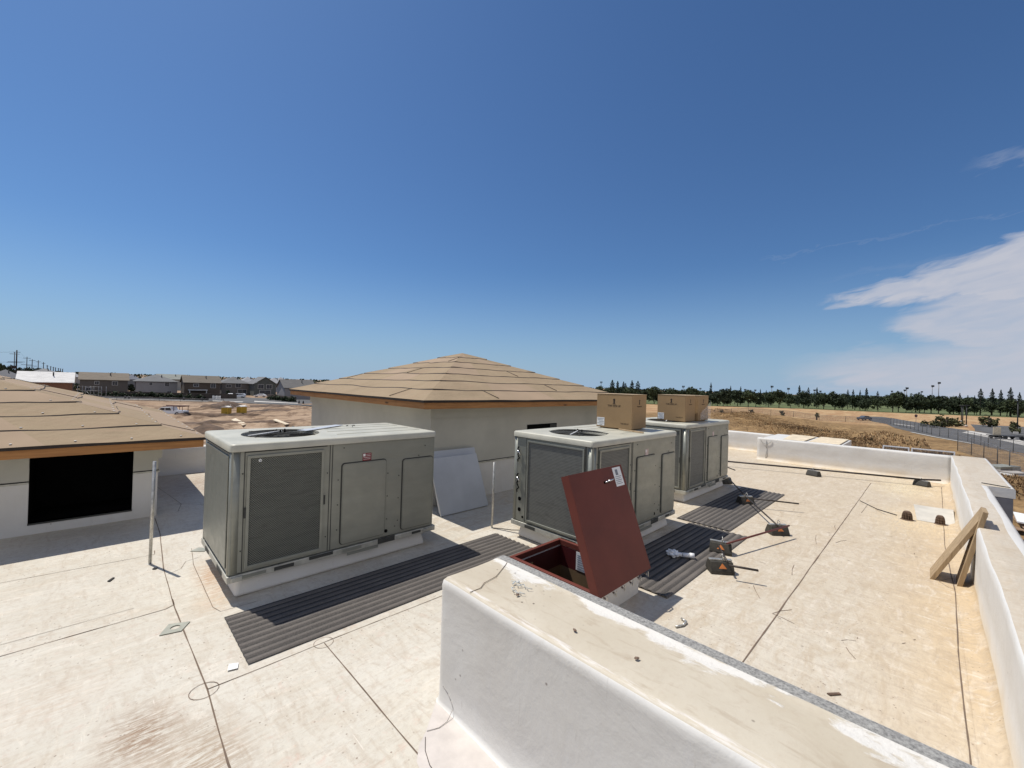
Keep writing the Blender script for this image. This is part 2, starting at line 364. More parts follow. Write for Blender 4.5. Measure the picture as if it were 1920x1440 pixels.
def _obj(name, bm, mats, parent=None, smooth=False, label=None, weld=False, fix=True):
    if weld: bmesh.ops.remove_doubles(bm, verts=bm.verts, dist=1e-5)
    if fix: bmesh.ops.recalc_face_normals(bm, faces=bm.faces)
    me = bpy.data.meshes.new(name); bm.to_mesh(me); bm.free()
    if smooth:
        for p in me.polygons: p.use_smooth = True
    for m in (mats if isinstance(mats, (list, tuple)) else [mats]): me.materials.append(MT[m] if isinstance(m, str) else m)
    o = bpy.data.objects.new(name, me); COL.objects.link(o)
    if parent: o.parent = parent
    if label: o['label'] = label
    return o
def tag(o, label=None, cat=None, group=None, kind=None):
    if label: o['label'] = label
    if cat: o['category'] = cat
    if group: o['group'] = group
    if kind: o['kind'] = kind
    return o
def thing(name, label, cat, loc=(0, 0, 0), rz=0, group=None):
    o = bpy.data.objects.new(name, None); COL.objects.link(o); o.location = loc; o.rotation_euler = (0, 0, rz); o.empty_display_size = .2
    return tag(o, label, cat, group)
def struct(name, bm, mats, smooth=False, cat=None): return tag(obj(name, bm, mats, None, smooth), kind='structure')
def dup(o, loc=None, rz=None, scale=None, label=None):
    r = o.copy(); COL.objects.link(r)
    if loc is not None: r.location = loc
    if rz is not None: r.rotation_euler = (0, 0, rz)
    if scale is not None: r.scale = scale
    if label: r['label'] = label
    for ch in list(o.children):
        c = ch.copy(); COL.objects.link(c); c.parent = r
        for g in list(ch.children):
            d = g.copy(); COL.objects.link(d); d.parent = c
    return r
def wob(x, s=1.0, k=0.0): return noise.noise(Vector((x*s+k, k*1.7, 3.1)))
def text(name, s, size, parent, loc, rot, mat, thick=0):
    cu = bpy.data.curves.new('t', 'FONT'); cu.body = s; cu.size = size; cu.align_x = 'CENTER'; cu.align_y = 'CENTER'; cu.extrude = .0006
    t = bpy.data.objects.new('t', cu); COL.objects.link(t)
    me = bpy.data.meshes.new_from_object(t.evaluated_get(bpy.context.evaluated_depsgraph_get()))
    bpy.data.objects.remove(t); bpy.data.curves.remove(cu)
    me.name = name; me.materials.clear(); me.materials.append(MT[mat])
    o = bpy.data.objects.new(name, me); COL.objects.link(o); o.parent = parent; o.location = loc; o.rotation_euler = rot
    return o

def ordl(k):
    w1 = ['', 'first', 'second', 'third', 'fourth', 'fifth', 'sixth', 'seventh', 'eighth', 'ninth', 'tenth', 'eleventh', 'twelfth', 'thirteenth', 'fourteenth', 'fifteenth', 'sixteenth', 'seventeenth', 'eighteenth', 'nineteenth']
    tn_ = {20: 'twenty', 30: 'thirty', 40: 'forty', 50: 'fifty', 60: 'sixty'}
    if k < 20: return w1[k]
    d = k//10*10; return (tn_[d]+'-'+w1[k % 10]) if k % 10 else tn_[d][:-1]+'ieth'

# ================================================================== OUR ROOF
def grid_cells(bm, xs, ys, z, skip):
    for i in range(len(xs)-1):
        for j in range(len(ys)-1):
            if skip(i, j): continue
            poly(bm, [(xs[i], ys[j], z), (xs[i+1], ys[j], z), (xs[i+1], ys[j+1], z), (xs[i], ys[j+1], z)])
bm = new()
grid_cells(bm, [-9, 1.9, 3.5, 4.34, 18.2], [-8, -.30, 2.3, 3.4, 12.6], 0, lambda i, j: (i == 2 and j == 2) or (i > 0 and j == 0))
bmesh.ops.remove_doubles(bm, verts=bm.verts, dist=1e-4)
# lap seams: a thin welded sheet edge with a dirt line
def seam(pts, wd=.008, lap=.0, z=.0035, wo=.006, mi=1):
    P = []
    for (a, b) in zip(pts[:-1], pts[1:]):
        L = math.hypot(b[0]-a[0], b[1]-a[1]); n = max(2, int(L/.12))
        for k in range(n):
            t = k/n; P.append((a[0]+(b[0]-a[0])*t, a[1]+(b[1]-a[1])*t))
    P.append(pts[-1]); Q = []
    for i, p in enumerate(P):
        q = P[min(i+1, len(P)-1)]; o = P[max(i-1, 0)]; d = Vector((q[0]-o[0], q[1]-o[1])).normalized(); nrm = Vector((-d.y, d.x))
        k = noise.noise(Vector((p[0]*1.7, p[1]*1.7, 5)))*wo; wd_ = wd*(1+.7*noise.noise(Vector((p[0]*6, p[1]*6, 1))))
        Q.append((Vector((p[0], p[1]))+nrm*(k-wd_/2), Vector((p[0], p[1]))+nrm*(k+wd_/2)))
    for a, b in zip(Q[:-1], Q[1:]):
        f = poly(bm, [(a[0].x, a[0].y, z), (b[0].x, b[0].y, z), (b[1].x, b[1].y, z), (a[1].x, a[1].y, z)]); f.material_index = mi
def circ(cx, cy, r, a0=0, a1=360, ry=None): return [(cx+r*math.cos(R_(a)), cy+(ry or r)*math.sin(R_(a))) for a in range(a0, a1+1, 20)]
seam([(.69, 8.7), (.68, 7.8), (.60, 6.4), (.585, 5.2), (.62, 3.7), (.60, 2.9), (.66, 1.2), (.7, -2)], .009)
seam([(-6, 5.20), (-.5, 5.22), (.52, 5.25), (.59, 5.30), (.59, 5.44)]); seam([(-6, 5.42), (-.5, 5.44), (.3, 5.47)], .004)
seam([(-6, 7.05), (-.7, 7.03), (.56, 6.95), (.57, 7.1)], .006)
seam([(.62, 3.70), (1.45, 3.70), (2.9, 3.685), (3.4, 3.68)], .006)
seam(circ(.60, 3.70, .09), .0045, wo=.002, mi=2); seam(circ(1.45, 3.70, .08), .004, wo=.002, mi=2)
seam([(1.45, 3.69), (1.455, 2.2), (1.44, 0), (1.44, -2)], .008)
seam([(.93, 6.9), (.87, 6.3), (.86, 5.0), (.90, 4.86), (1.2, 4.84)], .005)
seam([(.62, 6.15), (.75, 6.25), (.82, 6.45), (.98, 6.5)], .004)
seam([(2.5, 1.10), (4.0, 1.085), (14.6, 1.075)], .010); seam([(2.6, -.215), (4, -.22), (5.6, -.222), (7.3, -.25), (9.5, -.2), (15.6, -.24)], .008)
seam([(14.5, 5.6), (14.6, 1.1), (14.75, -.3)], .006); seam([(7.9, -.3), (7.75, -.2), (7.55, -.12), (7.4, -.2), (7.4, -.3)], .004)
seam([(11.6, .9), (10.7, .92)], .006); seam([(1.0, 9.5), (1.9, 8.6), (4.2, 8.4)], .006); seam([(.8, 12), (1.1, 9.4), (1.0, 8.9)], .006)
for (a, b, c, d) in ((5.3, 1.0, 5.05, 1.12), (5.05, 1.12, 5.0, .92), (5.0, .55, 5.1, .45), (6.3, 1.2, 6.7, 1.25), (7.9, 1.2, 8.4, 1.28), (9.0, 1.1, 9.3, 1.15), (10.9, .55, 11.3, .75), (4.9, .5, 4.75, .42), (8.2, 1.0, 8.5, .9), (5.6, 1.45, 5.3, 1.3)):
    seam([(a, b), ((a+c)/2+.01, (b+d)/2+.012), (c, d)], .006, mi=2)
rng = random.Random(3)
for k in range(26):
    x = rng.uniform(2.8, 12); y = rng.uniform(0, 1.9); a = rng.uniform(0, 3.14); l = rng.uniform(.015, .05)*(1 if x < 6 else 1.6)
    seam([(x, y), (x+l*math.cos(a), y+l*math.sin(a))], .007, mi=2)
o = obj('flat_roof', bm, ['deck', plain('seam_dirt', (.17, .12, .085), .9), plain('scuff', (.24, .175, .13), .9)], fix=True); tag(o, kind='structure')

def extr(bm, prof, axis, a0, a1, n, wb=None, close=True):
    """prof: list of (u, z, material of the strip up to the next point); swept along axis"""
    rows = []
    for i in range(n+1):
        a = a0+(a1-a0)*i/n; row = []
        for j, (u, z, mi) in enumerate(prof):
            du, dz = wb(a, j, u, z) if wb else (0, 0)
            row.append(bm.verts.new((a, u+du, z+dz) if axis == 'x' else (u+du, a, z+dz)))
        rows.append(row)
    for i in range(n):
        for j in range(len(prof)-1):
            f = bm.faces.new((rows[i][j], rows[i][j+1], rows[i+1][j+1], rows[i+1][j])); f.material_index = prof[j][2]; f.smooth = True
    if close:
        for r in (rows[0], rows[-1]):
            f = bm.faces.new(r); f.material_index = prof[2][2]
    return rows
# building under the roof
bm = new()
box(bm, 1.9, 18.4, -.74, -.45, -6, -.02); box(bm, 18.15, 18.4, -.44, 12.9, -6, -.02); box(bm, -9, 18.14, 12.65, 12.9, -6, -.02); box(bm, -9.3, -9.01, -8, 12.9, -6, -.02); box(bm, -9, 1.9, -8.3, -8.01, -6, -.02); box(bm, 1.91, 2.1, -8.3, -.75, -6, -.02); box(bm, 11.15, 16.35, -1.03, -.75, -6, .61)
tag(obj('building', bm, [plain('building_skin', (.16, .16, .18), .9)]), 'lower building walls carrying the cream membrane roof, seen beyond the right parapet', 'building')

# right parapet
def wbr(a, j, u, z):
    if j in (5, 6): return (wob(a, .9, 2)*.016 + wob(a, 3.1, 5)*.006, wob(a, 1.3, 1)*.008)
    if j in (7, 8): return (wob(a, 1.0, 2)*.03, wob(a, 1.3, 1)*.010)
    if j in (1, 2): return (wob(a, 1.2, 8)*.02, 0)
    if j in (3, 4): return (wob(a, .7, 4)*.012, 0)
    return (0, 0)
bm = new()
PR = [(-.26, .004, 2), (-.36, .02, 2), (-.405, .07, 0), (-.412, .4, 0), (-.410, .70, 0), (-.416, .765, 0), (-.430, .783, 1), (-.55, .785, 1), (-.66, .785, 0), (-.72, .780, 0), (-.752, .76, 0), (-.758, .2, 0)]
extr(bm, PR, 'x', 2.40, 16.32, 150, wbr)
extr(bm, [(-.60, .789, 1), (-.95, .789, 1), (-1.0, .789, 0), (-1.03, .785, 0), (-1.055, .765, 0), (-1.055, .62, 0), (-.76, .62, 0), (-.76, .75, 0)], 'x', 11.15, 16.36, 30)
par = obj('parapet_wall', bm, ['white', 'cap', 'deck'])
tag(par, 'long right hand parapet with cream membrane top and stained inner face', 'parapet wall', 'parapet walls around the roof')
bm = new(); tube(bm, (11.4, -.68, .792), (11.2, -1.0, .80), .012, .006, 5); obj('loose_flap', bm, 'dark', par)

# front parapet (rolled membrane edge, granule strip on its far edge)
bm = new(); rows = []
YA, YB = 2.50, -.62; NY = 120
for i in range(NY+1):
    y = YA+(YB-YA)*i/NY
    e = max(0, 1-(YA-y)/.06)        # rounding of the vertical corner
    fl = min(1, max(0, (YA-y-.05)/1.0)); fr = .03+.03*fl; fz = .03+.03*fl
    w1 = wob(y, 1.5, 1)*.014 + wob(y, 4.0, 7)*.006; w2 = wob(y, 1.8, 12)*.012
    lip = .045+.022*wob(y, 2.1, 3)
    X0 = 1.80
    P = [(X0-fr, .003), (X0-fr*.62, fz*.14), (X0-fr*.30, fz*.42), (X0-fr*.08, fz*.85), (X0+.0, fz+.14), (X0+w1*.5, fz+.2), (X0+w1, .66), (X0+w1*.7, .76),
         (X0-.003+w2, .82), (X0-.005+w2, .852), (X0+.008+w2, .883), (X0+lip+w2, .895+w1*.5), (X0+.16, .893+w1*.4), (X0+.32, .890), (X0+.46, .893), (X0+.53, .898)]
    Q = [(X0+.532, .901), (X0+.60, .903), (X0+.632, .885), (X0+.634, .3), (X0+.60, .003)]
    row = []
    for k, (x, z) in enumerate(P+Q):
        if e > 0:
            cx = X0+.32; x = cx+(x-cx)*(1-.10*e*e); 
            if z > .5: z -= .035*e*e
        row.append(bm.verts.new((x, y, z)))
    rows.append(row)
nP = len(P)
for i in range(NY):
    for j in range(len(rows[0])-1):
        f = bm.faces.new((rows[i][j], rows[i][j+1], rows[i+1][j+1], rows[i+1][j])); f.smooth = True
        f.material_index = 0 if j < 10 else (1 if j < nP-1 else (2 if j < nP+1 else 0))
for r in (rows[0], rows[-1]): bm.faces.new(r).material_index = 0
def capfront():
    m, t, b = mk('front_parapet_top'); g = G(m); P_ = g.obj(); X = g.sep(P_)
    b.inputs['Roughness'].default_value = .6
    n = g.noise(P_, 1.6, 5, .6, .3); c = g.mix(g.ramp(n, .35, .68), (.56, .50, .395), (.49, .425, .32))
    f = g.noise(P_, 30, 5, .7); c = g.mix(g.m('MULTIPLY', g.ramp(f, .5, .75), .3), c, (.42, .33, .24))
    near = g.ramp(X[0], 2.05, 2.30)
    pat = g.ramp(g.m('ADD', g.m('MULTIPLY', near, .30), g.noise(g.map(P_, (2.5, 1, 1)), 2.2, 7, .65, .4)), .74, .80)
    pat2 = g.m('MULTIPLY', g.ramp(g.noise(g.map(P_, (9, 1, 1)), 6, 5, .7), .45, .6), g.ramp(g.m('ABSOLUTE', g.m('SUBTRACT', X[0], 1.835)), .022, .008))
    swf = g.noise(g.map(P_, (4, 1.2, 1), (0, 0, .5)), 2.6, 7, .65, 1.0); c = g.mix(g.m('MULTIPLY', g.ramp(swf, .52, .68), .55), c, (.36, .28, .19)); c = g.mix(g.m('MULTIPLY', pat, .75), c, (.72, .70, .66)); c = g.mix(g.m('MULTIPLY', pat2, .55), c, (.75, .72, .70))
    vn = g.n.new('ShaderNodeTexVoronoi'); g.l.new(P_, vn.inputs['Vector']); vn.inputs['Scale'].default_value = 11
    sp = g.m('MULTIPLY', g.ramp(vn.outputs['Distance'], .10, .05), g.ramp(g.noise(P_, 2, 3), .5, .62))
    c = g.mix(sp, c, (.10, .07, .05)); g.color(c)
    g.bump(g.m('ADD', g.m('MULTIPLY', pat, g.noise(P_, 55, 4, .7)), g.m('MULTIPLY', f, .3)), .5, .012)
    return m
MT['capf'] = capfront()
FROWS = [[(v.co.x, v.co.z) for v in row] for row in rows]
fp = obj('parapet_wall', bm, ['white', 'capf', 'grit'])
tag(fp, 'near white parapet end with rolled membrane edge and grey granule strip in the foreground', 'parapet wall', 'parapet walls around the roof')
bm = new(); pts = [(1.815, 2.17, .893), (1.90, 2.16, .898), (1.97, 2.20, .898), (2.10, 2.22, .896), (2.30, 2.32, .898), (2.36, 2.36, .90)]
path(bm, pts, .0022, 5); obj('membrane_crack', bm, 'iron', fp)
def on_front(y, z):                    # point on the outer face of the near parapet at height z
    row = FROWS[max(0, min(NY, int(round((YA-y)/(YA-YB)*NY))))]
    for p, q in zip(row[:9], row[1:10]):
        if p[1] <= z <= q[1]: k = (z-p[1])/max(1e-6, q[1]-p[1]); return (p[0]+(q[0]-p[0])*k-.001, y, z)
    return (row[0][0]-.001, y, z)
arc = [on_front(2.464, .134), on_front(2.41, .135), on_front(2.355, .114), on_front(2.32, .085), on_front(2.29, .05), (1.73, 2.265, .012), (1.66, 2.262, .010), (1.587, 2.294, .010)]
bm = new(); path(bm, arc, .002, 4); obj('patch_edge', bm, plain('weld_line', (.36, .33, .30), .8), fp)
bm = new(); AP = [(1.78, 2.47), (1.70, 2.40), (1.59, 2.305), (1.49, 2.235), (1.42, 2.15), (1.385, 2.0), (1.37, 1.6), (1.36, .8), (1.36, -.6), (1.78, -.6)]
V = [bm.verts.new((x, y, .006)) for x, y in AP]; f = bm.faces.new(V); bmesh.ops.triangulate(bm, faces=[f]); obj('flashing_apron', bm, plain('pale_membrane', (.60, .545, .50), .5, var=.10, scale=5, bump=.15), fp)
bm = new(); path(bm, [(1.555, 2.262, .008), (1.50, 2.18, .008), (1.464, 2.075, .008), (1.45, 1.9, .008)], .0022, 4); obj('membrane_lap', bm, 'lapdark', fp)
# bits lying on it
def chips(name, label, pts, mat, r, flat=.45, z=.9):
    for k, (x, y) in enumerate(pts):
        bm = new(); bmesh.ops.create_icosphere(bm, subdivisions=1, radius=r)
        for v in bm.verts: v.co = Vector((v.co.x*1.5, v.co.y*.9, v.co.z*flat))*(1+.3*noise.noise(v.co*60+Vector((k, 0, 0))))
        o = obj(name, bm, mat); o.location = (x, y, z+r*flat*.6); o.rotation_euler = (0, 0, k*1.3); tag(o, label[k] if isinstance(label, list) else label, 'debris', 'bits of debris on the near parapet')
chips('gravel_bit', ['brown crumb nearest the crack on the foreground parapet top', 'small dark crumb in the middle of the foreground parapet top', 'dark pebble lower down on the foreground parapet top'], [(2.02, 1.92), (1.98, 1.42), (2.02, 1.05)], 'iron', .012)
rng = random.Random(5); MT['shave'] = plain('pale_grey_plastic', (.55, .58, .57), .5)
t = thing('plastic_shavings', 'curled pale grey shavings lying on the foreground parapet top', 'debris', (2.10, 2.0, .90))
for k in range(9):
    a = rng.uniform(0, 6.28); x = rng.uniform(-.05, .05); y = rng.uniform(-.06, .05); bm = new()
    path(bm, [(x, y, .003), (x+.03*math.cos(a), y+.03*math.sin(a), .012), (x+.05*math.cos(a+.8), y+.05*math.sin(a+.8), .005)], .0028, 4); obj('curl', bm, 'shave', t)

# far parapets
bm = new(); PF = [(16.16, .004, 0), (16.27, .03, 0), (16.30, .12, 0), (16.305, .45, 0), (16.30, .70, 0), (16.31, .745, 0), (16.34, .758, 0), (16.5, .758, 0), (16.53, .73, 0), (16.53, -.1, 0)]
def wbf(a, j, u, z): return ((wob(a, 1.1, 3)*.02 if j in (3, 4) else 0), (wob(a, 1.4, 6)*.012 if j in (5, 6, 7) else 0))
extr(bm, PF, 'y', -.43, 4.22, 50, wbf); bmesh.ops.reverse_faces(bm, faces=bm.faces)
o = obj('parapet_wall', bm, ['white']); tag(o, 'white far parapet at the end of the roof running from the right corner', 'parapet wall', 'parapet walls around the roof')
bm = new(); path(bm, [(16.285, 3.95, .08), (16.293, 3.93, .4), (16.29, 3.95, .70)], .008, 4)
path(bm, [(16.285+0*a, 3.95+.16*math.cos(R_(a)), .70-.14*math.sin(R_(a))) for a in range(0, 181, 20)], .007, 4); obj('patch_edge', bm, plain('faint_weld', (.42, .42, .40), .8), o)
bm = new(); PF2 = [(u+1.95, z*.96, m_) for (u, z, m_) in PF]; extr(bm, PF2, 'y', 4.22, 12.7, 60, wbf)
tag(obj('parapet_wall', bm, ['white']), 'white parapet set further back behind the third rooftop unit', 'parapet wall', 'parapet walls around the roof')
bm = new(); box(bm, 16.54, 19.0, 1.95, 4.2, -.3, .715, .01)
tag(obj('parapet_block', bm, ['white']), 'white boxed parapet return that carries the two plywood sheets', 'parapet wall')
bm = new(); PB = [(12.25, .004, 0), (12.36, .03, 0), (12.40, .12, 0), (12.41, .4, 0), (12.40, .56, 0), (12.42, .595, 0), (12.45, .60, 0), (12.62, .60, 0), (12.65, .57, 0), (12.65, -.1, 0)]
extr(bm, PB, 'x', .4, 18.2, 60)
tag(obj('parapet_wall', bm, ['white']), 'shaded white parapet behind the first rooftop unit between the two hipped roofs', 'parapet wall', 'parapet walls around the roof')

# ------------------------------------------------------------------ hipped roof towers
def tower(label, x0, y0, S, ze, zb, oh, split, slope, opening=None, vent=None, seed=0, courses=7):
    t = thing('hipped_roof_tower', label, 'roof tower', (x0+S/2, y0+S/2, 0)); H = S/2
    W = H-oh
    # walls: lower membrane band and upper sheathing; the -y wall may have an opening
    def wall(z0, z1, W, mat, name):
        bm = new()
        segs = [(-W, W)]
        if opening and not (z1 <= opening[2] or z0 >= opening[3]):
            a, b = opening[0]-(x0+H), opening[1]-(x0+H); zA, zB = max(z0, opening[2]), min(z1, opening[3])
            if zA > z0: box(bm, a, b, -W, -W+.16, z0, zA)
            if zB < z1: box(bm, a, b, -W, -W+.16, zB, z1)
            segs = [(-W, a), (b, W)]
        for a, b in segs: box(bm, a, b, -W, -W+.16, z0, z1)
        box(bm, -W, -W+.16, -W+.16, W, z0, z1); box(bm, W-.16, W, -W+.16, W, z0, z1); box(bm, -W+.16, W-.16, W-.16, W, z0, z1)
        return obj(name, bm, mat, t)
    wall(0, split, W, 'white', 'membrane_upstand'); wall(split, zb, W+.003, 'stucco', 'wall')
    bm = new()
    for s, (a, b, c, d) in enumerate(((-W-.045, W+.045, -W-.045, -W-.003), (-W-.045, W+.045, W+.003, W+.045), (-W-.045, -W-.003, -W-.003, W+.003), (W+.003, W+.045, -W-.003, W+.003))):
        if opening and s == 0:
            box(bm, a, opening[0]-(x0+H), c, d, zb-.22, zb-.001); box(bm, opening[1]-(x0+H), b, c, d, zb-.22, zb-.001)
        else: box(bm, a, b, c, d, zb-.22, zb-.001)
    obj('trim_band', bm, 'stucco', t)
    bm = new(); g = .02
    for s, (a, b, c, d) in enumerate(((-W-g, W+g, -W-g, -W-.001), (-W-g, -W-.001, -W, W), (W+.001, W+g, -W, W))):
        if opening and s == 0: box(bm, a, opening[0]-(x0+H), c, d, split-.006, split+.018); box(bm, opening[1]-(x0+H), b, c, d, split-.006, split+.018)
        else: box(bm, a, b, c, d, split-.006, split+.018)
    obj('flashing_bar', bm, 'rail', t)
    bm = new()
    for s in range(2):
        if opening and True:
            box(bm, -W-.012, opening[0]-(x0+H), -W-.012, -W, split+.019, split+.032); box(bm, opening[1]-(x0+H), W+.01, -W-.012, -W, split+.019, split+.032)
        else: box(bm, -W-.012, W+.012, -W-.012, -W-.001, split+.019, split+.030)
        break
    obj('sealant_line', bm, 'dark', t)
    if opening:
        a, b = opening[0]-(x0+H), opening[1]-(x0+H); bm = new(); e = .004
        za, zb_ = opening[2], opening[3]; ya, yb = -W+.002, -W+.9
        poly(bm, [(a+e, ya, za+e), (b-e, ya, za+e), (b-e, yb, za+e), (a+e, yb, za+e)]); poly(bm, [(a+e, ya, zb_-e), (b-e, ya, zb_-e), (b-e, yb, zb_-e), (a+e, yb, zb_-e)])
        poly(bm, [(a+e, ya, za+e), (a+e, yb, za+e), (a+e, yb, zb_-e), (a+e, ya, zb_-e)]); poly(bm, [(b-e, ya, za+e), (b-e, yb, za+e), (b-e, yb, zb_-e), (b-e, ya, zb_-e)])
        poly(bm, [(a+e, yb, za+e), (b-e, yb, za+e), (b-e, yb, zb_-e), (a+e, yb, zb_-e)])
        obj('opening_shade_box', bm, 'black', t, fix=False)  # inner faces coloured near-black in place of the shade inside
        bm = new(); box(bm, a-.002, b+.002, -W-.012, -W+.1, za-.018, za+.004); obj('opening_sill', bm, 'gap', t)
    if vent:
        a, b = vent[0]-(x0+H), vent[1]-(x0+H); bm = new(); box(bm, a, b, -W-.014, -W-.004, vent[2], vent[3]); obj('vent_opening', bm, 'black', t)
        bm = new(); box(bm, b-.26, b-.01, -W-.02, -W-.0145, vent[2]+.02, vent[3]-.02); obj('vent_damper', bm, 'gap', t)
    # soffit and fascia boards
    bm = new(); box(bm, -H+.04, H-.04, -H+.04, H-.04, zb+.002, zb+.03); obj('soffit', bm, 'stucco', t)
    th = .04
    for nm, (a, b, c, d), mt in (('f', (-H, H, -H, -H+th), 'fascia_x'), ('f', (-H, H, H-th, H), 'fascia_x'), ('f', (-H, -H+th, -H+th, H-th), 'fascia_y'), ('f', (H-th, H, -H+th, H-th), 'fascia_y')):
        bm = new(); box(bm, a, b, c, d, zb-.02, ze, .003); obj('fascia_board', bm, mt, t)
    # felt courses
    bm = new(); rise = H*slope; dv = H/courses; n = 36; LIP = .016
    for s in range(4):
        rot = Matrix.Rotation(s*math.pi/2, 4, 'Z')
        def pt(u, v, dz): return rot @ Vector((u, -H+v, ze+v*slope+dz))
        for c in range(courses):
            v0 = c*dv-(.035 if c == 0 else 0); v1 = min(H, (c+1)*dv+.05)
            lo = []; hi = []; ba = []
            for k in range(n+1):
                q = -1+2*k/n; wv = noise.noise(Vector((q*2.2+c*3.1+seed, s*5.3, seed)))*.07*min(1, (1-abs(q))*6)+.015*noise.noise(Vector((q*9+c, s*2.2, seed+9)))
                wz = .010*noise.noise(Vector((q*5+c*2.3, s*2.9, seed+4)))
                va = min(H, v0+(wv if c else wv*.2)); hump = .008*math.exp(-((1-abs(q))*7)**2) if c else 0
                e0 = H-va; e1 = max(.0005, H-v1)
                lo.append(bm.verts.new(pt(q*e0, va, LIP+wz*.6+hump))); ba.append(bm.verts.new(pt(q*e0, va-(.016 if c else -.004), .006 if c else -.028))); hi.append(bm.verts.new(pt(q*e1, v1, .004)))
            for k in range(n):
                f = bm.faces.new((lo[k], lo[k+1], hi[k+1], hi[k])); f.material_index = 3 if noise.noise(Vector((s*3.3+seed, c*1.9, (k//9)*1.3))) > .18 else 0
                f = bm.faces.new((ba[k], ba[k+1], lo[k+1], lo[k])); f.material_index = 1  # dark slanted band: black felt edge and the shade below it in one colour
        rr = random.Random(seed*10+s)
        for c in range(courses-1):
            for q in ([rr.uniform(-.75, .75)] if c % 2 else [rr.uniform(-.9, -.2), rr.uniform(.3, .8)]):
                v0 = c*dv; v1 = (c+1)*dv*.98; sk = rr.uniform(-.05, .12)
                P0 = pt(q*(H-v0), v0+.02, .028); P1 = pt(q*(H-v0)-sk, v1, .019)
                if rr.random() < .55: tube(bm, P0, P1, .007, .006, 4, 1)
        # cap nails along the laps
        if seed == 2:
            for c in range(courses):
                m_ = int((H-c*dv)*2/.55)
                for k in range(m_):
                    q = -1+2*(k+.5)/m_; p = pt(q*(H-c*dv), c*dv+.05, .022)
                    tube(bm, p, p+Vector((0, 0, .006)), .016, .012, 6, 2)
    obj('roofing_felt', bm, ['felt', 'lapdark', 'paper', 'felt2'], t)
    return t
tower('tan felted hipped roof on grey walls in the centre behind the rooftop units', 3.93, 6.05, 6.97, 2.0, 1.87, .45, .70, .34, None, (6.98, 8.04, 1.13, 1.41), 1)
tower('tan felted hipped roof on the left over a wall with a black opening', -5.73, 8.35, 6.97, 1.30, 1.165, .52, .72, .335, (-.66, .42, .15, 1.10), None, 2)

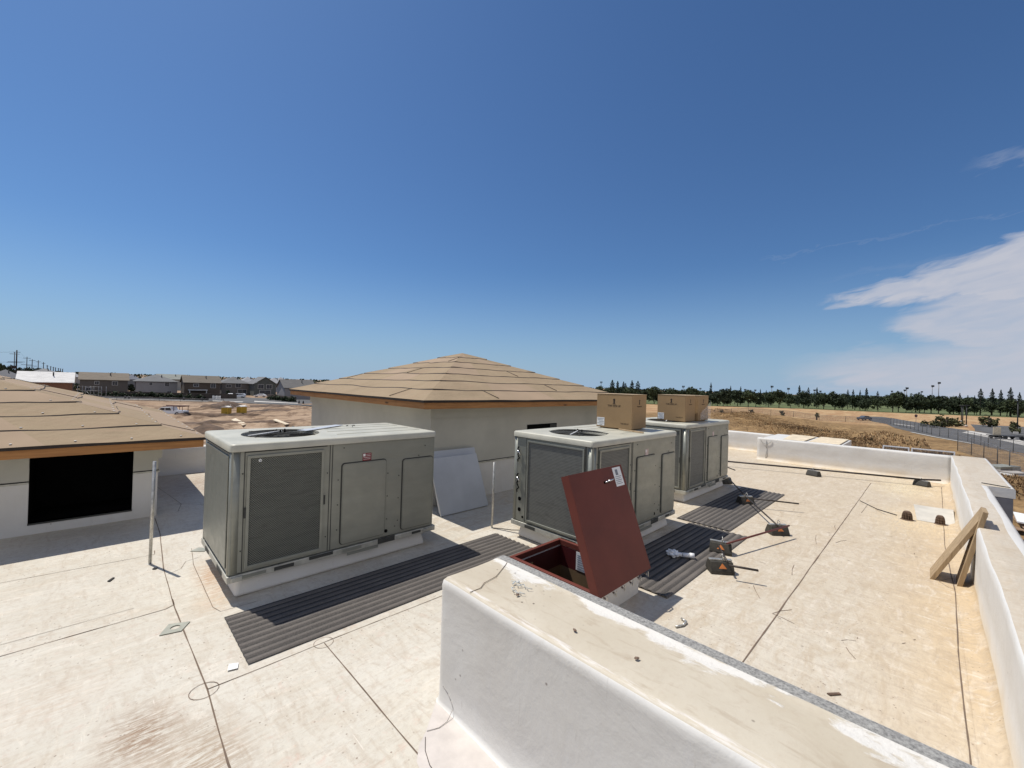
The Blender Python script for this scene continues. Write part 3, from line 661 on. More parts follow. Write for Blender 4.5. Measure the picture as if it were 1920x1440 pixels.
# ------------------------------------------------------------------ rooftop units
UL, UW, UT, UB = 2.46, 1.43, 1.612, .27
def rooftop_unit(label, loc, first):
    t = thing('rooftop_unit', label, 'hvac unit', loc, 0, 'packaged air conditioning units on white curbs')
    bm = new(); box(bm, .10, 2.34, .08, 1.35, .0, .205, .035, seg=3)
    for v in bm.verts:
        if v.co.z < .05: v.co.x += (-.03 if v.co.x < 1 else .03); v.co.y += (-.03 if v.co.y < .7 else .03)
    obj('curb', bm, 'white', t)
    bm = new(); box(bm, -.015, 2.50, -.012, 1.445, .192, .262, .008)
    for (a, b, z0, z1) in ((.02, .12, .20, .25), (2.30, 2.40, .21, .25)):
        box(bm, a, b, -.03, -.008, z0, z1, .006)
    base = obj('base_rail', bm, 'rail', t)
    bm = new()
    for (a, b, z0, z1) in ((.42, .62, .208, .246), (1.62, 1.86, .20, .268), (2.12, 2.26, .215, .247), (.78, 1.05, .225, .262)):
        box(bm, a, b, -.0165, -.0125, z0, z1)
    for (a, b) in ((.22, .46), (.95, 1.15)): box(bm, -.0195, -.0155, a, b, .205, .25)
    obj('fork_slot', bm, 'gap', t)
    bm = new(); box(bm, 1.22, 1.62, -.028, -.014, .166, .197); box(bm, .12, .34, -.022, -.016, .215, .245); box(bm, 1.16, 1.40, -.019, -.0135, .214, .25); obj('rail_strip', bm, 'unit', t)
    # cabinet: posts, panels
    bm = new(); box(bm, .0, UL, .0, UW, UB, UT-.075, .012)
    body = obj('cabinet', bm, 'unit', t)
    bm = new()
    for (cx, cy) in ((.045, .045), (.045, UW-.045)): 
        tube(bm, (cx, cy, UB+.001), (cx, cy, UT-.076), .055, .055, 14)
    obj('corner_post', bm, 'unit', t)
    # grooves between panels
    bm = new()
    for x in (.115, .985, 1.015): box(bm, x-.004, x+.004, -.0035, .002, UB+.01, UT-.08)
    box(bm, .12, .95, -.0045, .002, 1.515, 1.527)
    if first: 
        for y in (.075, 1.37): box(bm, -.0035, .002, y-.004, y+.004, UB+.01, UT-.08)
        box(bm, -.0035, .002, .08, 1.37, 1.505, 1.513)
    else:
        for y in (.10, .115, 1.17): box(bm, -.0035, .002, y-.003, y+.003, UB+.01, UT-.08)
    obj('panel_groove', bm, 'gap', t)
    def framed(name, axis, a0, a1, z0, z1, fr, mat):
        bm = new(); s = -.0060
        if axis == 'x': box(bm, a0, a1, s, .001, z0, z1)
        else: box(bm, s, .001, a0, a1, z0, z1)
        c = obj(name, bm, mat, t); bm = new()
        q = -.020
        for (p0, p1, p2, p3) in ((a0-fr, a0, z0-fr, z1+fr), (a1, a1+fr, z0-fr, z1+fr), (a0, a1, z0-fr, z0), (a0, a1, z1, z1+fr)):
            if axis == 'x': box(bm, p0, p1, q, -.001, p2, p3, .003)
            else: box(bm, q, -.001, p0, p1, p2, p3, .003)
        obj('guard_frame', bm, 'unit', c)
    if first:
        framed('condenser_guard', 'x', .165, .885, .335, 1.455, .03, 'perf_x')
        bm = new(); box(bm, -.014, -.001, .11, 1.34, .31, 1.48, .006); obj('end_panel', bm, 'unit', t)
    else:
        framed('condenser_guard', 'x', .165, .885, .335, 1.455, .03, 'coil_x')
        framed('condenser_guard', 'y', .15, 1.12, .325, 1.47, .025, 'coil_y')
        bm = new()
        for (y, z, r) in ((1.285, .60, .030), (1.285, .44, .030), (1.215, .34, .018)): tube(bm, (.003, y, z), (-.0065, y, z), r, r, 12)
        obj('pipe_hole', bm, 'black', t)
        for z0 in (1.38, .98):
            bm = new(); P = []
            for k in range(9): P.append((-.022-.008*(k % 2), 1.31+.02*math.sin(k*1.9), z0-.035*k*(.8 if z0 > 1 else 1)))
            path(bm, P, .009, 6); obj('cable', bm, 'black', t)
            bm = new(); tube(bm, (-.03, 1.33, z0-.05), (-.03, 1.27, z0-.11), .011, .011, 7); obj('cable_sleeve', bm, 'chrome', t)
    # access panels with a dark gasket and raised lip
    for (a, b, z0, z1) in ((1.135, 1.705, .315, 1.285), (1.955, 2.425, .315, 1.255)):
        bm = new(); PX = rrect(a, b, z0, z1, .035); mt = Matrix(((1, 0, 0, 0), (0, 0, -1, 0), (0, 1, 0, 0), (0, 0, 0, 1)))
        prism(bm, PX, .001, .016, 0, mt); g = obj('access_panel', bm, 'unit', t)
        bm = new(); prism(bm, rrect(a-.013, b+.008, z0-.008, z1+.013, .042), .0005, .006, 0, mt); obj('gasket', bm, 'gap', g)
        bm = new(); prism(bm, rrect(a+.012, b-.012, z0+.012, z1-.012, .028), .0165, .020, 0, mt); obj('panel_face', bm, 'unit', g)
    bm = new()
    for (x, z) in ((1.09, .5), (1.09, .8), (1.09, 1.1), (1.74, .5), (1.74, .8), (1.74, 1.1), (1.90, .45), (1.90, .75), (1.90, 1.05), (2.2, 1.29), (1.15, 1.48), (2.3, 1.42), (.10, 1.3), (.10, .5), (.96, 1.2), (.96, .45), (1.86, .38)):
        tube(bm, (x, .001, z), (x, -.008, z), .008, .006, 6)
    for z in (.6, 1.0, 1.4): tube(bm, (.001, .06, z), (-.008, .06, z), .008, .006, 6)
    obj('screw_head', bm, 'gap', t)
    bm = new()
    for x in (.125, .927): box(bm, x-.009, x+.009, -.0245, -.0205, .84, .95, .002)
    if not first: box(bm, -.0245, -.0205, .126, .142, .82, .93, .002)
    obj('handle_slot', bm, 'gap', t)
    bm = new(); tube(bm, (1.735, .002, .345), (1.735, -.010, .345), .022, .022, 12); obj('drain_hole', bm, 'black', t)
    # labels
    lx, lz, lw, lh = (1.445, 1.345, .115, .095) if first else (1.44, 1.33, .10, .12)
    lb = [None]
    bm = new(); box(bm, lx-lw/2, lx+lw/2, -.0045, -.001, lz-lh/2, lz+lh/2); wl = obj('warning_label', bm, 'redlabel' if first else plain('faded_label', (.50, .36, .33), .6), t)
    bm = new(); box(bm, lx-lw/2+.006, lx-lw/2+.035, -.0055, -.0047, lz+.008, lz+lh/2-.007)
    for k in range(4): box(bm, lx-.012 if k < 2 else lx-lw/2+.01, lx+lw/2-.012, -.0055, -.0047, lz+.030-k*.02, lz+.034-k*.02)
    obj('label_print', bm, 'paper', wl)
    if first:
        bm = new()
        for k in range(5):
            a = R_(90+72*k); tube(bm, (.255+.011*math.cos(a), -.0062, 1.425+.011*math.sin(a)), (.255+.011*math.cos(a), -.010, 1.425+.011*math.sin(a)), .008, .006, 6)
        obj('maker_emblem', bm, 'paper', t)
    # top cover with a fan well
    bm = new(); FX, FY, FR = .66, .72, .43
    O = rrect(-.022, UL+.022, -.022, UW+.022, .055); zt = UT
    lo = [bm.verts.new((x, y, zt-.08)) for x, y in O]; mi_ = [bm.verts.new((x, y, zt-.018)) for x, y in O]
    I = rrect(-.010, UL+.010, -.010, UW+.010, .045); I2 = rrect(.008, UL-.008, .008, UW-.008, .035)
    i1 = [bm.verts.new((x, y, zt-.005)) for x, y in I]; i2 = [bm.verts.new((x, y, zt)) for x, y in I2]
    n = len(O)
    for A, B in ((lo, mi_), (mi_, i1), (i1, i2)):
        for k in range(n): f = bm.faces.new((A[k], A[(k+1) % n], B[(k+1) % n], B[k])); f.smooth = True
    c1 = [bm.verts.new((FX+FR*math.cos(2*math.pi*k/40), FY+FR*math.sin(2*math.pi*k/40), zt)) for k in range(40)]
    c2 = [bm.verts.new((FX+(FR-.015)*math.cos(2*math.pi*k/40), FY+(FR-.015)*math.sin(2*math.pi*k/40), zt-.05)) for k in range(40)]
    E = [bm.edges.get((i2[k], i2[(k+1) % n])) for k in range(n)]; E2 = []
    for k in range(40):
        bm.faces.new((c1[k], c1[(k+1) % 40], c2[(k+1) % 40], c2[k])); E2.append(bm.edges.get((c1[k], c1[(k+1) % 40])))
    bmesh.ops.triangle_fill(bm, use_beauty=True, edges=E+E2)
    for y in (.30, .62, .94, 1.2): box(bm, 1.18, 2.38, y-.012, y+.012, zt-.002, zt+.005, .002)
    tp = obj('top_cover', bm, 'unit_sunlit', t)
    bm = new(); tube(bm, (FX, FY, zt-.072), (FX, FY, zt-.0725), FR-.004, FR-.004, 32); 
    for k in range(5):
        a = 2*math.pi*k/5; b2 = bmesh.new()
        q = [b2.verts.new(p) for p in ((.08, -.05, .0), (.36, -.10, .012), (.38, .10, -.012), (.08, .05, 0))]; b2.faces.new(q)
        merge(bm, b2, 1, Matrix.Translation((FX, FY, zt-.055)) @ Matrix.Rotation(a, 4, 'Z'))
    tube(bm, (FX, FY, zt-.07), (FX, FY, zt-.03), .09, .09, 16, 1)
    obj('fan', bm, ['black', 'gap'], t)
    bm = new()
    for j in range(11):
        r = .05+j*.0375; prev = None
        P = [(FX+r*math.cos(2*math.pi*k/30), FY+r*math.sin(2*math.pi*k/30), zt+.004+.02*(1-r/.45)) for k in range(31)]
        path(bm, P, .0022, 3)
    for k in range(4):
        a = R_(38+90*k); tube(bm, (FX+.05*math.cos(a), FY+.05*math.sin(a), zt+.028), (FX+.45*math.cos(a), FY+.45*math.sin(a), zt+.006), .005, .005, 5)
    gr = obj('fan_grille', bm, 'dark', t)
    bm = new(); a = R_(225-25)
    tube(bm, (FX, FY, zt+.032), (FX+.42*math.cos(a), FY+.42*math.sin(a), zt+.010), .008, .008, 6)
    obj('grille_bar', bm, 'paper', gr)
    bm = new()
    for (dx, dy) in ((-.05, .03), (.02, -.05), (.05, .05), (-.02, -.02)): tube(bm, (FX+dx, FY+dy, zt+.015), (FX+dx, FY+dy, zt+.052), .011, .008, 6)
    obj('motor_bolt', bm, 'black', gr)
    return t
rooftop_unit('nearest rooftop air conditioner at left with a solid end panel and dark red label', (.98, 5.0, 0), True)
rooftop_unit('middle rooftop air conditioner behind the red hatch, one carton on its top', (4.54, 3.05, 0), False)
rooftop_unit('farthest rooftop air conditioner at right, two cartons on its top', (8.50, 3.47, 0), False)
# grey sheet edge lying on the first unit
bm = new(); box(bm, -.42, .42, -.07, .07, 0, .006, .001)
o = obj('metal_strip', bm, 'panelblue'); o.location = (2.25, 6.05, UT+.008); o.rotation_euler = (0, 0, R_(35)); tag(o, 'thin grey metal strip lying on top of the nearest unit beside its fan', 'metal strip')
for k, (x, y) in enumerate(((2.62, 6.1), (2.68, 6.02), (2.75, 6.1))):
    bm = new(); tube(bm, (0, 0, 0), (.03, .01, .004), .007, .005, 6); o = obj('loose_screw', bm, 'dark'); o.location = (x, y, UT+.014); o.rotation_euler = (0, 0, k*1.1)
    tag(o, ['left', 'nearest', 'right'][k]+' one of three loose dark screws on top of the nearest unit', 'screw', 'loose screws on the nearest unit')

# cartons
def carton(label, loc, rz, lx, ly, h, wrap=False):
    t = thing('cardboard_box', label, 'box', loc, rz, 'cardboard cartons on the units')
    bm = new(); box(bm, 0, lx, 0, ly, .0, h, .004)
    for v in bm.verts:
        if v.co.z > h*.9: v.co.z += .01*wob(v.co.x+v.co.y, 4, 2)
    box(bm, .05, lx-.05, .05, ly-.05, -.018, .001)
    obj('carton_body', bm, 'card', t)
    bm = new(); box(bm, 0.0-.004, lx*.5-.002, -.004, ly+.004, h+.004, h+.009); box(bm, lx*.5+.002, lx+.004, -.004, ly+.004, h+.004, h+.010)
    obj('carton_flap', bm, plain('pale_cardboard', (.58, .44, .28), .85), t)
    def arrow(P, R, s):
        bm = new(); box(bm, -.012*s, .012*s, -.001, 0, -.045*s, .01*s); b2 = bmesh.new(); q = [b2.verts.new(p) for p in ((-.028*s, -.001, .01*s), (.028*s, -.001, .01*s), (0, -.001, .042*s))]; b2.faces.new(q); merge(bm, b2)
        box(bm, -.026*s, .026*s, -.001, 0, -.056*s, -.048*s)
        o = obj('printed_arrow', bm, 'print', t); o.location = P; o.rotation_euler = (0, 0, R); return o
    arrow((-.0015, ly*.5, h-.11), -math.pi/2, 1.0); arrow((lx*.5, -.0015, h-.11), 0, .9)
    text('printed_text', 'THIS SIDE UP', .042, t, (-.0016, ly*.5, h-.195), (math.pi/2, 0, -math.pi/2), 'print')
    text('printed_text', 'THIS SIDE UP', .030, t, (lx*.5, -.0016, h-.195), (math.pi/2, 0, 0), 'print')
    text('printed_text', 'THIS SIDE UP', .026, t, (-.0016, .13, .085), (math.pi/2, 0, -math.pi/2), 'print')
    bm = new(); box(bm, -.003, -.001, ly-.155, ly-.012, .025, .165); lb = obj('paper_label', bm, 'paper', t)
    bm = new()
    for k, (a, b) in enumerate(((.145, .02), (.13, .03), (.145, .05), (.14, .02), (.12, .06))): box(bm, -.0042, -.0031, ly-a, ly-b, .14-.026*k, .148-.026*k)
    obj('label_print', bm, 'paperprint', lb)
    return t
c2 = carton('brown carton with arrow print standing on the middle unit', (6.24, 3.46, UT+.02), R_(3), .54, .66, .57)
carton('brown carton at left of the two on the farthest unit', (8.98, 3.72, UT+.02), R_(2), .58, .62, .56)
c4 = carton('brown carton partly wrapped in clear film, at right of the two on the farthest unit', (9.62, 3.70, UT+.02), R_(-2), .56, .60, .56)
m, tt, b = mk('clear_film'); b.inputs['Base Color'].default_value = (.8, .8, .8, 1); b.inputs['Roughness'].default_value = .2; b.inputs['Alpha'].default_value = .22; MT['film'] = m
bm = new(); n = 14; V = []
for i in range(n+1):
    V.append([bm.verts.new((.05+.55*i/n+.02*noise.noise(Vector((i, j, 2))), -.03-.05*abs(noise.noise(Vector((i*.6, j*.6, 1)))), .02+.42*j/n*(.35+.65*i/n)+.03*noise.noise(Vector((i*.4, j*.5, 7))))) for j in range(n+1)])
for i in range(n):
    for j in range(n): bm.faces.new((V[i][j], V[i+1][j], V[i+1][j+1], V[i][j+1]))
obj('plastic_film', bm, 'film', c4)
bm = new(); box(bm, 0, .02, 0, .52, 0, .022, .003)
o = obj('wooden_stick', bm, 'board_x'); o.location = (6.02, 3.14, UT+.005); o.rotation_euler = (0, 0, R_(-14)); tag(o, 'thin wooden batten lying on the middle unit in front of its carton', 'wooden stick')

# ------------------------------------------------------------------ roof hatch
t = thing('roof_hatch', 'open red steel roof hatch with its lid standing up in front of the middle unit', 'roof hatch', (3.9, 2.83, 0))
def hb(bm, x0, x1, y0, y1, z0, z1, bev=0, mi=0): box(bm, x0-3.9, x1-3.9, y0-2.83, y1-2.83, z0, z1, bev, mi)
HX0, HX1, HY0, HY1, HZ = 3.46, 4.39, 2.25, 3.44, .30
bm = new()
for (a, b, c, d) in ((HX0+.02, HX1-.01, HY0+.035, HY0+.07), (HX0+.02, HX1-.01, HY1-.07, HY1-.02), (HX0+.02, HX0+.06, HY0+.07, HY1-.07), (HX1-.05, HX1-.01, HY0+.07, HY1-.07)): hb(bm, a, b, c, d, 0, .225, .004)
obj('curb', bm, 'white', t)
bm = new()
for (a, b, c, d) in ((HX0, HX1, HY0, HY0+.045), (HX0, HX1, HY1-.045, HY1), (HX0, HX0+.045, HY0+.045, HY1-.045), (HX1-.045, HX1, HY0+.045, HY1-.045)): hb(bm, a, b, c, d, .235, HZ, .004)
for (a, b, c, d) in ((HX0-.015, HX1+.015, HY1-.0, HY1+.02), (HX0-.02, HX0, HY0, HY1), (HX1, HX1+.02, HY0, HY1)): hb(bm, a, b, c, d, .235, .252, .002)
obj('frame', bm, 'rust', t)
bm = new(); e = .061
X0, X1, Y0, Y1 = HX0+e-3.9, HX1-.05-3.9-.001, HY0+.071-2.83, HY1-.071-2.83
for q in ([(X0, Y0), (X1, Y0)], [(X1, Y0), (X1, Y1)], [(X1, Y1), (X0, Y1)], [(X0, Y1), (X0, Y0)]):
    (ax, ay), (bx, by) = q
    poly(bm, [(ax, ay, -.02), (bx, by, -.02), (bx, by, .234), (ax, ay, .234)], 0)
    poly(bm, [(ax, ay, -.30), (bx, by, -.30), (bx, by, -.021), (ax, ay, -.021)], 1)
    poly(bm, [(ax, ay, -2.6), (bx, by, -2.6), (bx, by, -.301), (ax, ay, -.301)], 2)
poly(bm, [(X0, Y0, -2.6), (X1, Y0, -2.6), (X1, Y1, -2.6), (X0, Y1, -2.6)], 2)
obj('shaft', bm, ['rustshade', plain('shaft_wood', (.17, .11, .055), .8), 'dark'], t, fix=False)  # interior shade put into the colours: darkened primer, wood and lower walls
bm = new(); hb(bm, HX1-.0565, HX1-.052, 2.95, 3.12, .0, .225); pl_ = obj('paper_notice', bm, 'paper', t)
bm = new()
for k in range(7): hb(bm, HX1-.0590, HX1-.0570, 2.97, 3.10, .02+.027*k, .028+.027*k)
obj('notice_print', bm, 'paperprint', pl_)
bm = new(); hb(bm, HX0+.25, HX0+.33, HY1-.079, HY1-.072, .13, .17); tube(bm, (HX0+.29-3.9, HY1-.08-2.83, .15), (HX0+.29-3.9, HY1-.13-2.83, .13), .008, .008, 6); obj('catch', bm, 'chrome', t)
# lid: local x = world x, local y up the lid, local z = outward normal (towards -y)
ty = Vector((0, .405, 1.07)).normalized(); tx = Vector((1, 0, 0)); tn = tx.cross(ty)
LM = Matrix.Identity(4)
for i in range(3): LM[i][0] = tx[i]; LM[i][1] = ty[i]; LM[i][2] = tn[i]
LM = Matrix.Translation((0, 2.175-2.83, .30)) @ LM
bm = new(); LX0, LX1, LL = 3.415-3.9, 4.44-3.9, 1.175
box(bm, LX0, LX1, 0, LL, .0, .0035, .001, mat=LM)
for (a, b, c, d) in ((LX0, LX0+.004, .0, LL), (LX1-.004, LX1, .0, LL), (LX0+.004, LX1-.004, 0, .004), (LX0+.004, LX1-.004, LL-.004, LL)): box(bm, a, b, c, d, -.095, -.0005, mat=LM)
lid = obj('lid', bm, 'rust', t)
bm = new(); box(bm, LX0+.03, LX1-.03, .03, LL-.03, -.06, -.002, mat=LM); obj('lid_liner', bm, 'rustshade', lid)
bm = new(); box(bm, LX1-.215, LX1-.045, LL-.235, LL-.02, .0038, .0055, mat=LM); ll = obj('lid_label', bm, 'paper', lid)
bm = new()
box(bm, LX1-.17, LX1-.12, LL-.11, LL-.045, .0058, .0065, mat=LM)
for k in range(5): box(bm, LX1-.20, LX1-.07-.02*(k % 2), LL-.13-.02*k, LL-.136-.02*k+.012, .0058, .0065, mat=LM)
obj('label_print', bm, 'paperprint', ll)
bm = new(); box(bm, LX0+.58, LX0+.70, LL-.17, LL-.145, .0038, .006, .002, mat=LM); obj('handle_recess', bm, 'black', lid)
bm = new(); path(bm, [LM @ Vector(p) for p in ((LX0+.60, LL-.155, .006), (LX0+.64, LL-.15, .035), (LX0+.73, LL-.145, .035), (LX0+.75, LL-.15, .012))], .009, 8); obj('lid_handle', bm, 'chrome', lid)
bm = new()
for k in range(6):
    x = LX0+.10+k*.165; tube(bm, (x, 2.165-2.83, .262), (x+.02, 2.20-2.83, .262), .010, .010, 6)
    box(bm, x-.004, x+.004, 2.15-2.83, 2.16-2.83, .245, .30)
obj('hinge_pin', bm, 'galv', t)

# ------------------------------------------------------------------ walkway pads
def pad(label, x0, x1, y0, y1):
    bm = new(); n = 10; p = (y1-y0)/n; prof = []
    for k in range(n):
        y = y0+k*p; prof += [(y, .008, 0), (y+p*.14, .017, 0), (y+p*.30, .019, 0), (y+p*.52, .017, 0), (y+p*.68, .008, 1)]
    prof.append((y1, .006, 0)); m_ = 40
    rows = []
    for i in range(m_+1):
        x = x0+(x1-x0)*i/m_; rows.append([bm.verts.new((x, y, z+.004*(1+wob(x*.9+y, 1.1, x0)))) for (y, z, _) in prof])
    for i in range(m_):
        for j in range(len(prof)-1): f = bm.faces.new((rows[i][j], rows[i][j+1], rows[i+1][j+1], rows[i+1][j])); f.material_index = prof[j][2]
    o = obj('walkway_pad', bm, ['pad', 'padg']); tag(o, label, 'walkway mat', 'ribbed rubber walkway pads'); return o
pad('ribbed grey walkway mat along the nearest unit', .90, 4.40, 3.80, 4.70)
pad('ribbed grey walkway mat between the red hatch and the middle unit', 4.50, 7.36, 2.00, 2.92)
pad('ribbed grey walkway mat along the farthest unit', 7.42, 11.10, 2.29, 3.18)

# ------------------------------------------------------------------ pipes and rods
def pole(label, x, y, h, r):
    t = thing('metal_post', label, 'metal post', (x, y, 0), 0, 'upright galvanized posts'); bm = new(); tube(bm, (0, 0, 0), (.012, 0, h), r, r, 12); obj('post_tube', bm, 'galv', t)
    bm = new(); tube(bm, (0, 0, 0), (0, 0, .006), r*1.6, r*1.5, 12); obj('post_boot', bm, 'white', t)
pole('thin upright galvanized post left of the nearest unit in front of the black opening', .493, 6.627, 1.245, .017)
pole('thin upright galvanized post between the leaning panel and the middle unit', 4.536, 4.93, 1.06, .016)
bm = new(); path(bm, [(4.54, 4.92, .006), (4.62, 4.80, .008), (4.70, 4.66, .007), (4.86, 4.50, .008), (4.9, 4.35, .01)], .005, 5)
tag(obj('thin_cord', bm, 'dark'), 'thin dark cord trailing on the roof from the post to the middle unit', 'cord')
def rod(label, pts, r=.014, mat='rod', clamp=True):
    bm = new(); path(bm, pts, r, 8); o = obj('steel_rod', bm, mat); tag(o, label, 'steel rod', 'thin rods on the roof blocks')
rod('dark rod running from the corner of the farthest unit down to the outer rubber block', [(11.10, 3.47, .16), (9.47, 2.63, .165), (7.84, 1.70, .165)], .013)
rod('straight dark rod pointing right from the block on the far walkway mat', [(9.35, 2.46, .185), (9.76, 1.775, .16)], .014)
rod('reddish rod linking the outer rubber block with the block beside the middle mat', [(7.90, 1.56, .19), (6.32, 1.98, .17)], .014, 'redrod')
rod('short rod leaning between the two nearest rubber blocks', [(6.15, 2.04, .17), (5.60, 1.74, .185)], .013)
rod('short black rod pointing right from the nearest rubber block', [(5.55, 1.71, .17), (5.68, 1.42, .165)], .014)
rod('short black rod lying beside the farthest unit', [(13.9, 4.6, .02), (13.3, 4.0, .02)], .012)
rod('long dark pipe on rubber blocks along the far parapet', [(13.2, 6.6, .16), (13.82, 4.40, .16), (14.6, 2.28, .165), (15.35, .13, .165), (15.70, -.22, .16)], .024)
def block(label, x, y, rz, L=.29, W=.20, H=.145, tri=True):
    t = thing('pipe_support_block', label, 'support block', (x, y, 0), rz, 'black rubber pipe support blocks')
    bm = new(); b2 = bmesh.new(); h = L/2; w_ = W/2; k = .55
    vs = [b2.verts.new(p) for p in ((-h, -w_, 0), (h, -w_, 0), (h, w_, 0), (-h, w_, 0), (-h, -w_, H*.25), (h, -w_, H*.25), (h, w_, H*.25), (-h, w_, H*.25), (-h*.94, -w_*k, H), (h*.94, -w_*k, H), (h*.94, w_*k, H), (-h*.94, w_*k, H))]
    for f in ((3, 2, 1, 0), (0, 1, 5, 4), (1, 2, 6, 5), (2, 3, 7, 6), (3, 0, 4, 7), (4, 5, 9, 8), (5, 6, 10, 9), (6, 7, 11, 10), (7, 4, 8, 11), (8, 9, 10, 11)): b2.faces.new([vs[i] for i in f])
    bmesh.ops.bevel(b2, geom=b2.edges[:], offset=.006, segments=1, affect='EDGES'); merge(bm, b2); obj('rubber_base', bm, 'block', t)
    bm = new(); box(bm, -h*.96, h*.96, -.024, .024, H+.0005, H+.018, .003); obj('strut_channel', bm, 'galv', t)
    if tri:
        for s in (-1, 1):
            bm = new(); pts = []
            for (x_, q) in ((-.05, .30), (.05, .30), (0, .84)):
                zz = H*(.25+.75*q); yy = w_*(1-(1-k)*q); pts.append((x_, s*(yy+.006), zz+.004))
            poly(bm, pts); obj('reflector', bm, 'orange', t)
    bm = new(); path(bm, [(0.02, -.03, H+.018), (.02, -.028, H+.06), (.02, 0, H+.085), (.02, .028, H+.06), (.02, .03, H+.018)], .006, 6); obj('pipe_clamp', bm, 'galv', t)
BR = R_(-62)
block('rubber block nearest the camera with an orange triangle on the open roof', 5.70, 1.86, R_(-50))
block('rubber block with a large orange reflector beside the middle walkway mat', 6.38, 2.08, R_(-72))
block('rubber block standing furthest out on the open roof', 7.95, 1.73, R_(-45))
block('rubber block lying on the far walkway mat', 9.55, 2.66, R_(-40))
block('rubber block at the corner of the farthest unit', 11.25, 3.62, R_(-40), tri=False)
block('left rubber block under the long pipe by the far parapet', 14.45, 2.30, R_(70), .30, .22, .14, False)
block('right rubber block under the long pipe by the far parapet', 15.35, .12, R_(70), .30, .22, .13, False)

# roof drains
def drain(label, x, y, s=1):
    t = thing('roof_drain', label, 'roof drain', (x, y, 0), 0, 'cast iron roof drains in the right corner')
    bm = new(); tube(bm, (0, 0, .0), (0, 0, .016), .15*s, .13*s, 20); obj('drain_ring', bm, 'iron', t)
    bm = new(); pr = [(.112, .014), (.108, .07), (.098, .12), (.080, .155), (.055, .172)]
    for k in range(20):
        a = 2*math.pi*k/20; c, s_ = math.cos(a)*s, math.sin(a)*s
        path(bm, [(r*c, r*s_, z) for r, z in pr], .0085, 5)
    tube(bm, (0, 0, .165), (0, 0, .180), .068*s, .06*s, 16); obj('dome_strainer', bm, 'iron', t)
    bm = new()
    for (r0_, z0), (r1_, z1) in zip(pr[:-1], pr[1:]): tube(bm, (0, 0, z0), (0, 0, z1), (r0_-.012)*s, (r1_-.012)*s, 16, cap=False)
    obj('drain_core', bm, 'black', t); t.scale = (.66, .66, .9)
drain('left domed iron roof drain, standing clear of the right parapet', 10.86, .27); drain('right domed iron roof drain, close to the right parapet', 10.98, -.165, .85)
bm = new(); poly(bm, [(10.98, .14, .004), (12.0, .20, .07), (12.15, -.36, .09), (11.0, -.36, .004)]); poly(bm, [(12.0, .20, .07), (12.55, .22, .002), (12.6, -.36, .002), (12.15, -.36, .09)]); poly(bm, [(10.98, .14, .004), (12.0, .20, .07), (12.55, .22, .002)])
tag(obj('drain_cricket', bm, plain('clean_membrane', (.62, .575, .49), .5, var=.10, scale=3)), 'pale sloped membrane cricket beside the two roof drains', 'roof cricket')
bm = new(); path(bm, [(11.9, 1.05, .008), (11.3, .72, .01), (11.05, .42, .012)], .008, 5)
tag(obj('thin_cord', bm, 'dark'), 'thin dark cord lying on the roof near the roof drains', 'cord')

# leaning boards at the right parapet: leaning plane from (y0,0) to (y1,z1)
def lean(name, label, x0, x1, y0, y1, z1, th, mat, cat, skew=0, grp=None):
    bm = new(); d = Vector((0, y1-y0, z1)).normalized(); n_ = Vector((0, d.z, -d.y)); L = math.hypot(y1-y0, z1)
    Mx = Matrix.Identity(4); X = Vector((1, 0, 0))
    for i in range(3): Mx[i][0] = X[i]; Mx[i][1] = -n_[i]; Mx[i][2] = d[i]
    box(bm, 0, x1-x0, 0, th, 0, L, .003, mat=Mx)
    for v in bm.verts: v.co.x += skew*v.co.z
    o = obj(name, bm, mat); o.location = (x0, y0, .004); tag(o, label, cat, grp); return o
lean('wooden_board', 'wide weathered board leaning to the right parapet with its foot out on the roof', 7.57, 8.0, -.035, -.47, .93, .042, 'board', 'wooden board', -.05, 'boards leaning on the right parapet')
lean('wooden_board', 'steeper weathered board standing close against the right parapet', 7.53, 7.86, -.27, -.46, .98, .045, 'board', 'wooden board', -.12, 'boards leaning on the right parapet')
# metal sheets leaning on the tower wall
lean('metal_sheet', 'front grey metal sheet leaning on the central tower wall beside the nearest unit', 4.22, 5.30, 5.90, 6.30, .93, .03, 'panelblue', 'metal sheet', -.0, 'metal sheets leaning on the tower wall')
lean('metal_sheet', 'rear grey metal sheet behind the other one against the central tower wall', 4.28, 5.36, 6.02, 6.44, 1.03, .03, 'panelblue', 'metal sheet', -.0, 'metal sheets leaning on the tower wall')

# small litter on the roof
def flat(name, label, pts, z, th, mat, cat):
    bm = new(); prism(bm, pts, z, z+th); o = obj(name, bm, mat); return tag(o, label, cat)
bm = new(); b2 = bmesh.new()
Po = [(.43, 4.74), (.58, 4.70), (.66, 4.83), (.51, 4.90)]; cx, cy = .547, 4.80
ov = [b2.verts.new((x, y, .009)) for x, y in Po]; ci = [b2.verts.new((cx+.036*math.cos(2*math.pi*k/16), cy+.036*math.sin(2*math.pi*k/16), .009)) for k in range(16)]
E = [b2.edges.new((ov[k], ov[(k+1) % 4])) for k in range(4)]+[b2.edges.new((ci[k], ci[(k+1) % 16])) for k in range(16)]
bmesh.ops.triangle_fill(b2, edges=E); r_ = bmesh.ops.extrude_face_region(b2, geom=b2.faces[:]); bmesh.ops.translate(b2, verts=[v for v in r_['geom'] if isinstance(v, bmesh.types.BMVert)], vec=(0, 0, -.005)); merge(bm, b2)
tag(obj('holed_plate', bm, 'padmetal'), 'square metal plate with a round hole lying on the roof left of the walkway mat', 'metal plate')
flat('metal_scrap', 'small grey metal scrap against the left foot of the nearest unit', [(.90, 6.78), (1.03, 6.66), (1.10, 6.74), (1.0, 6.86)], .004, .004, 'padmetal', 'metal scrap')
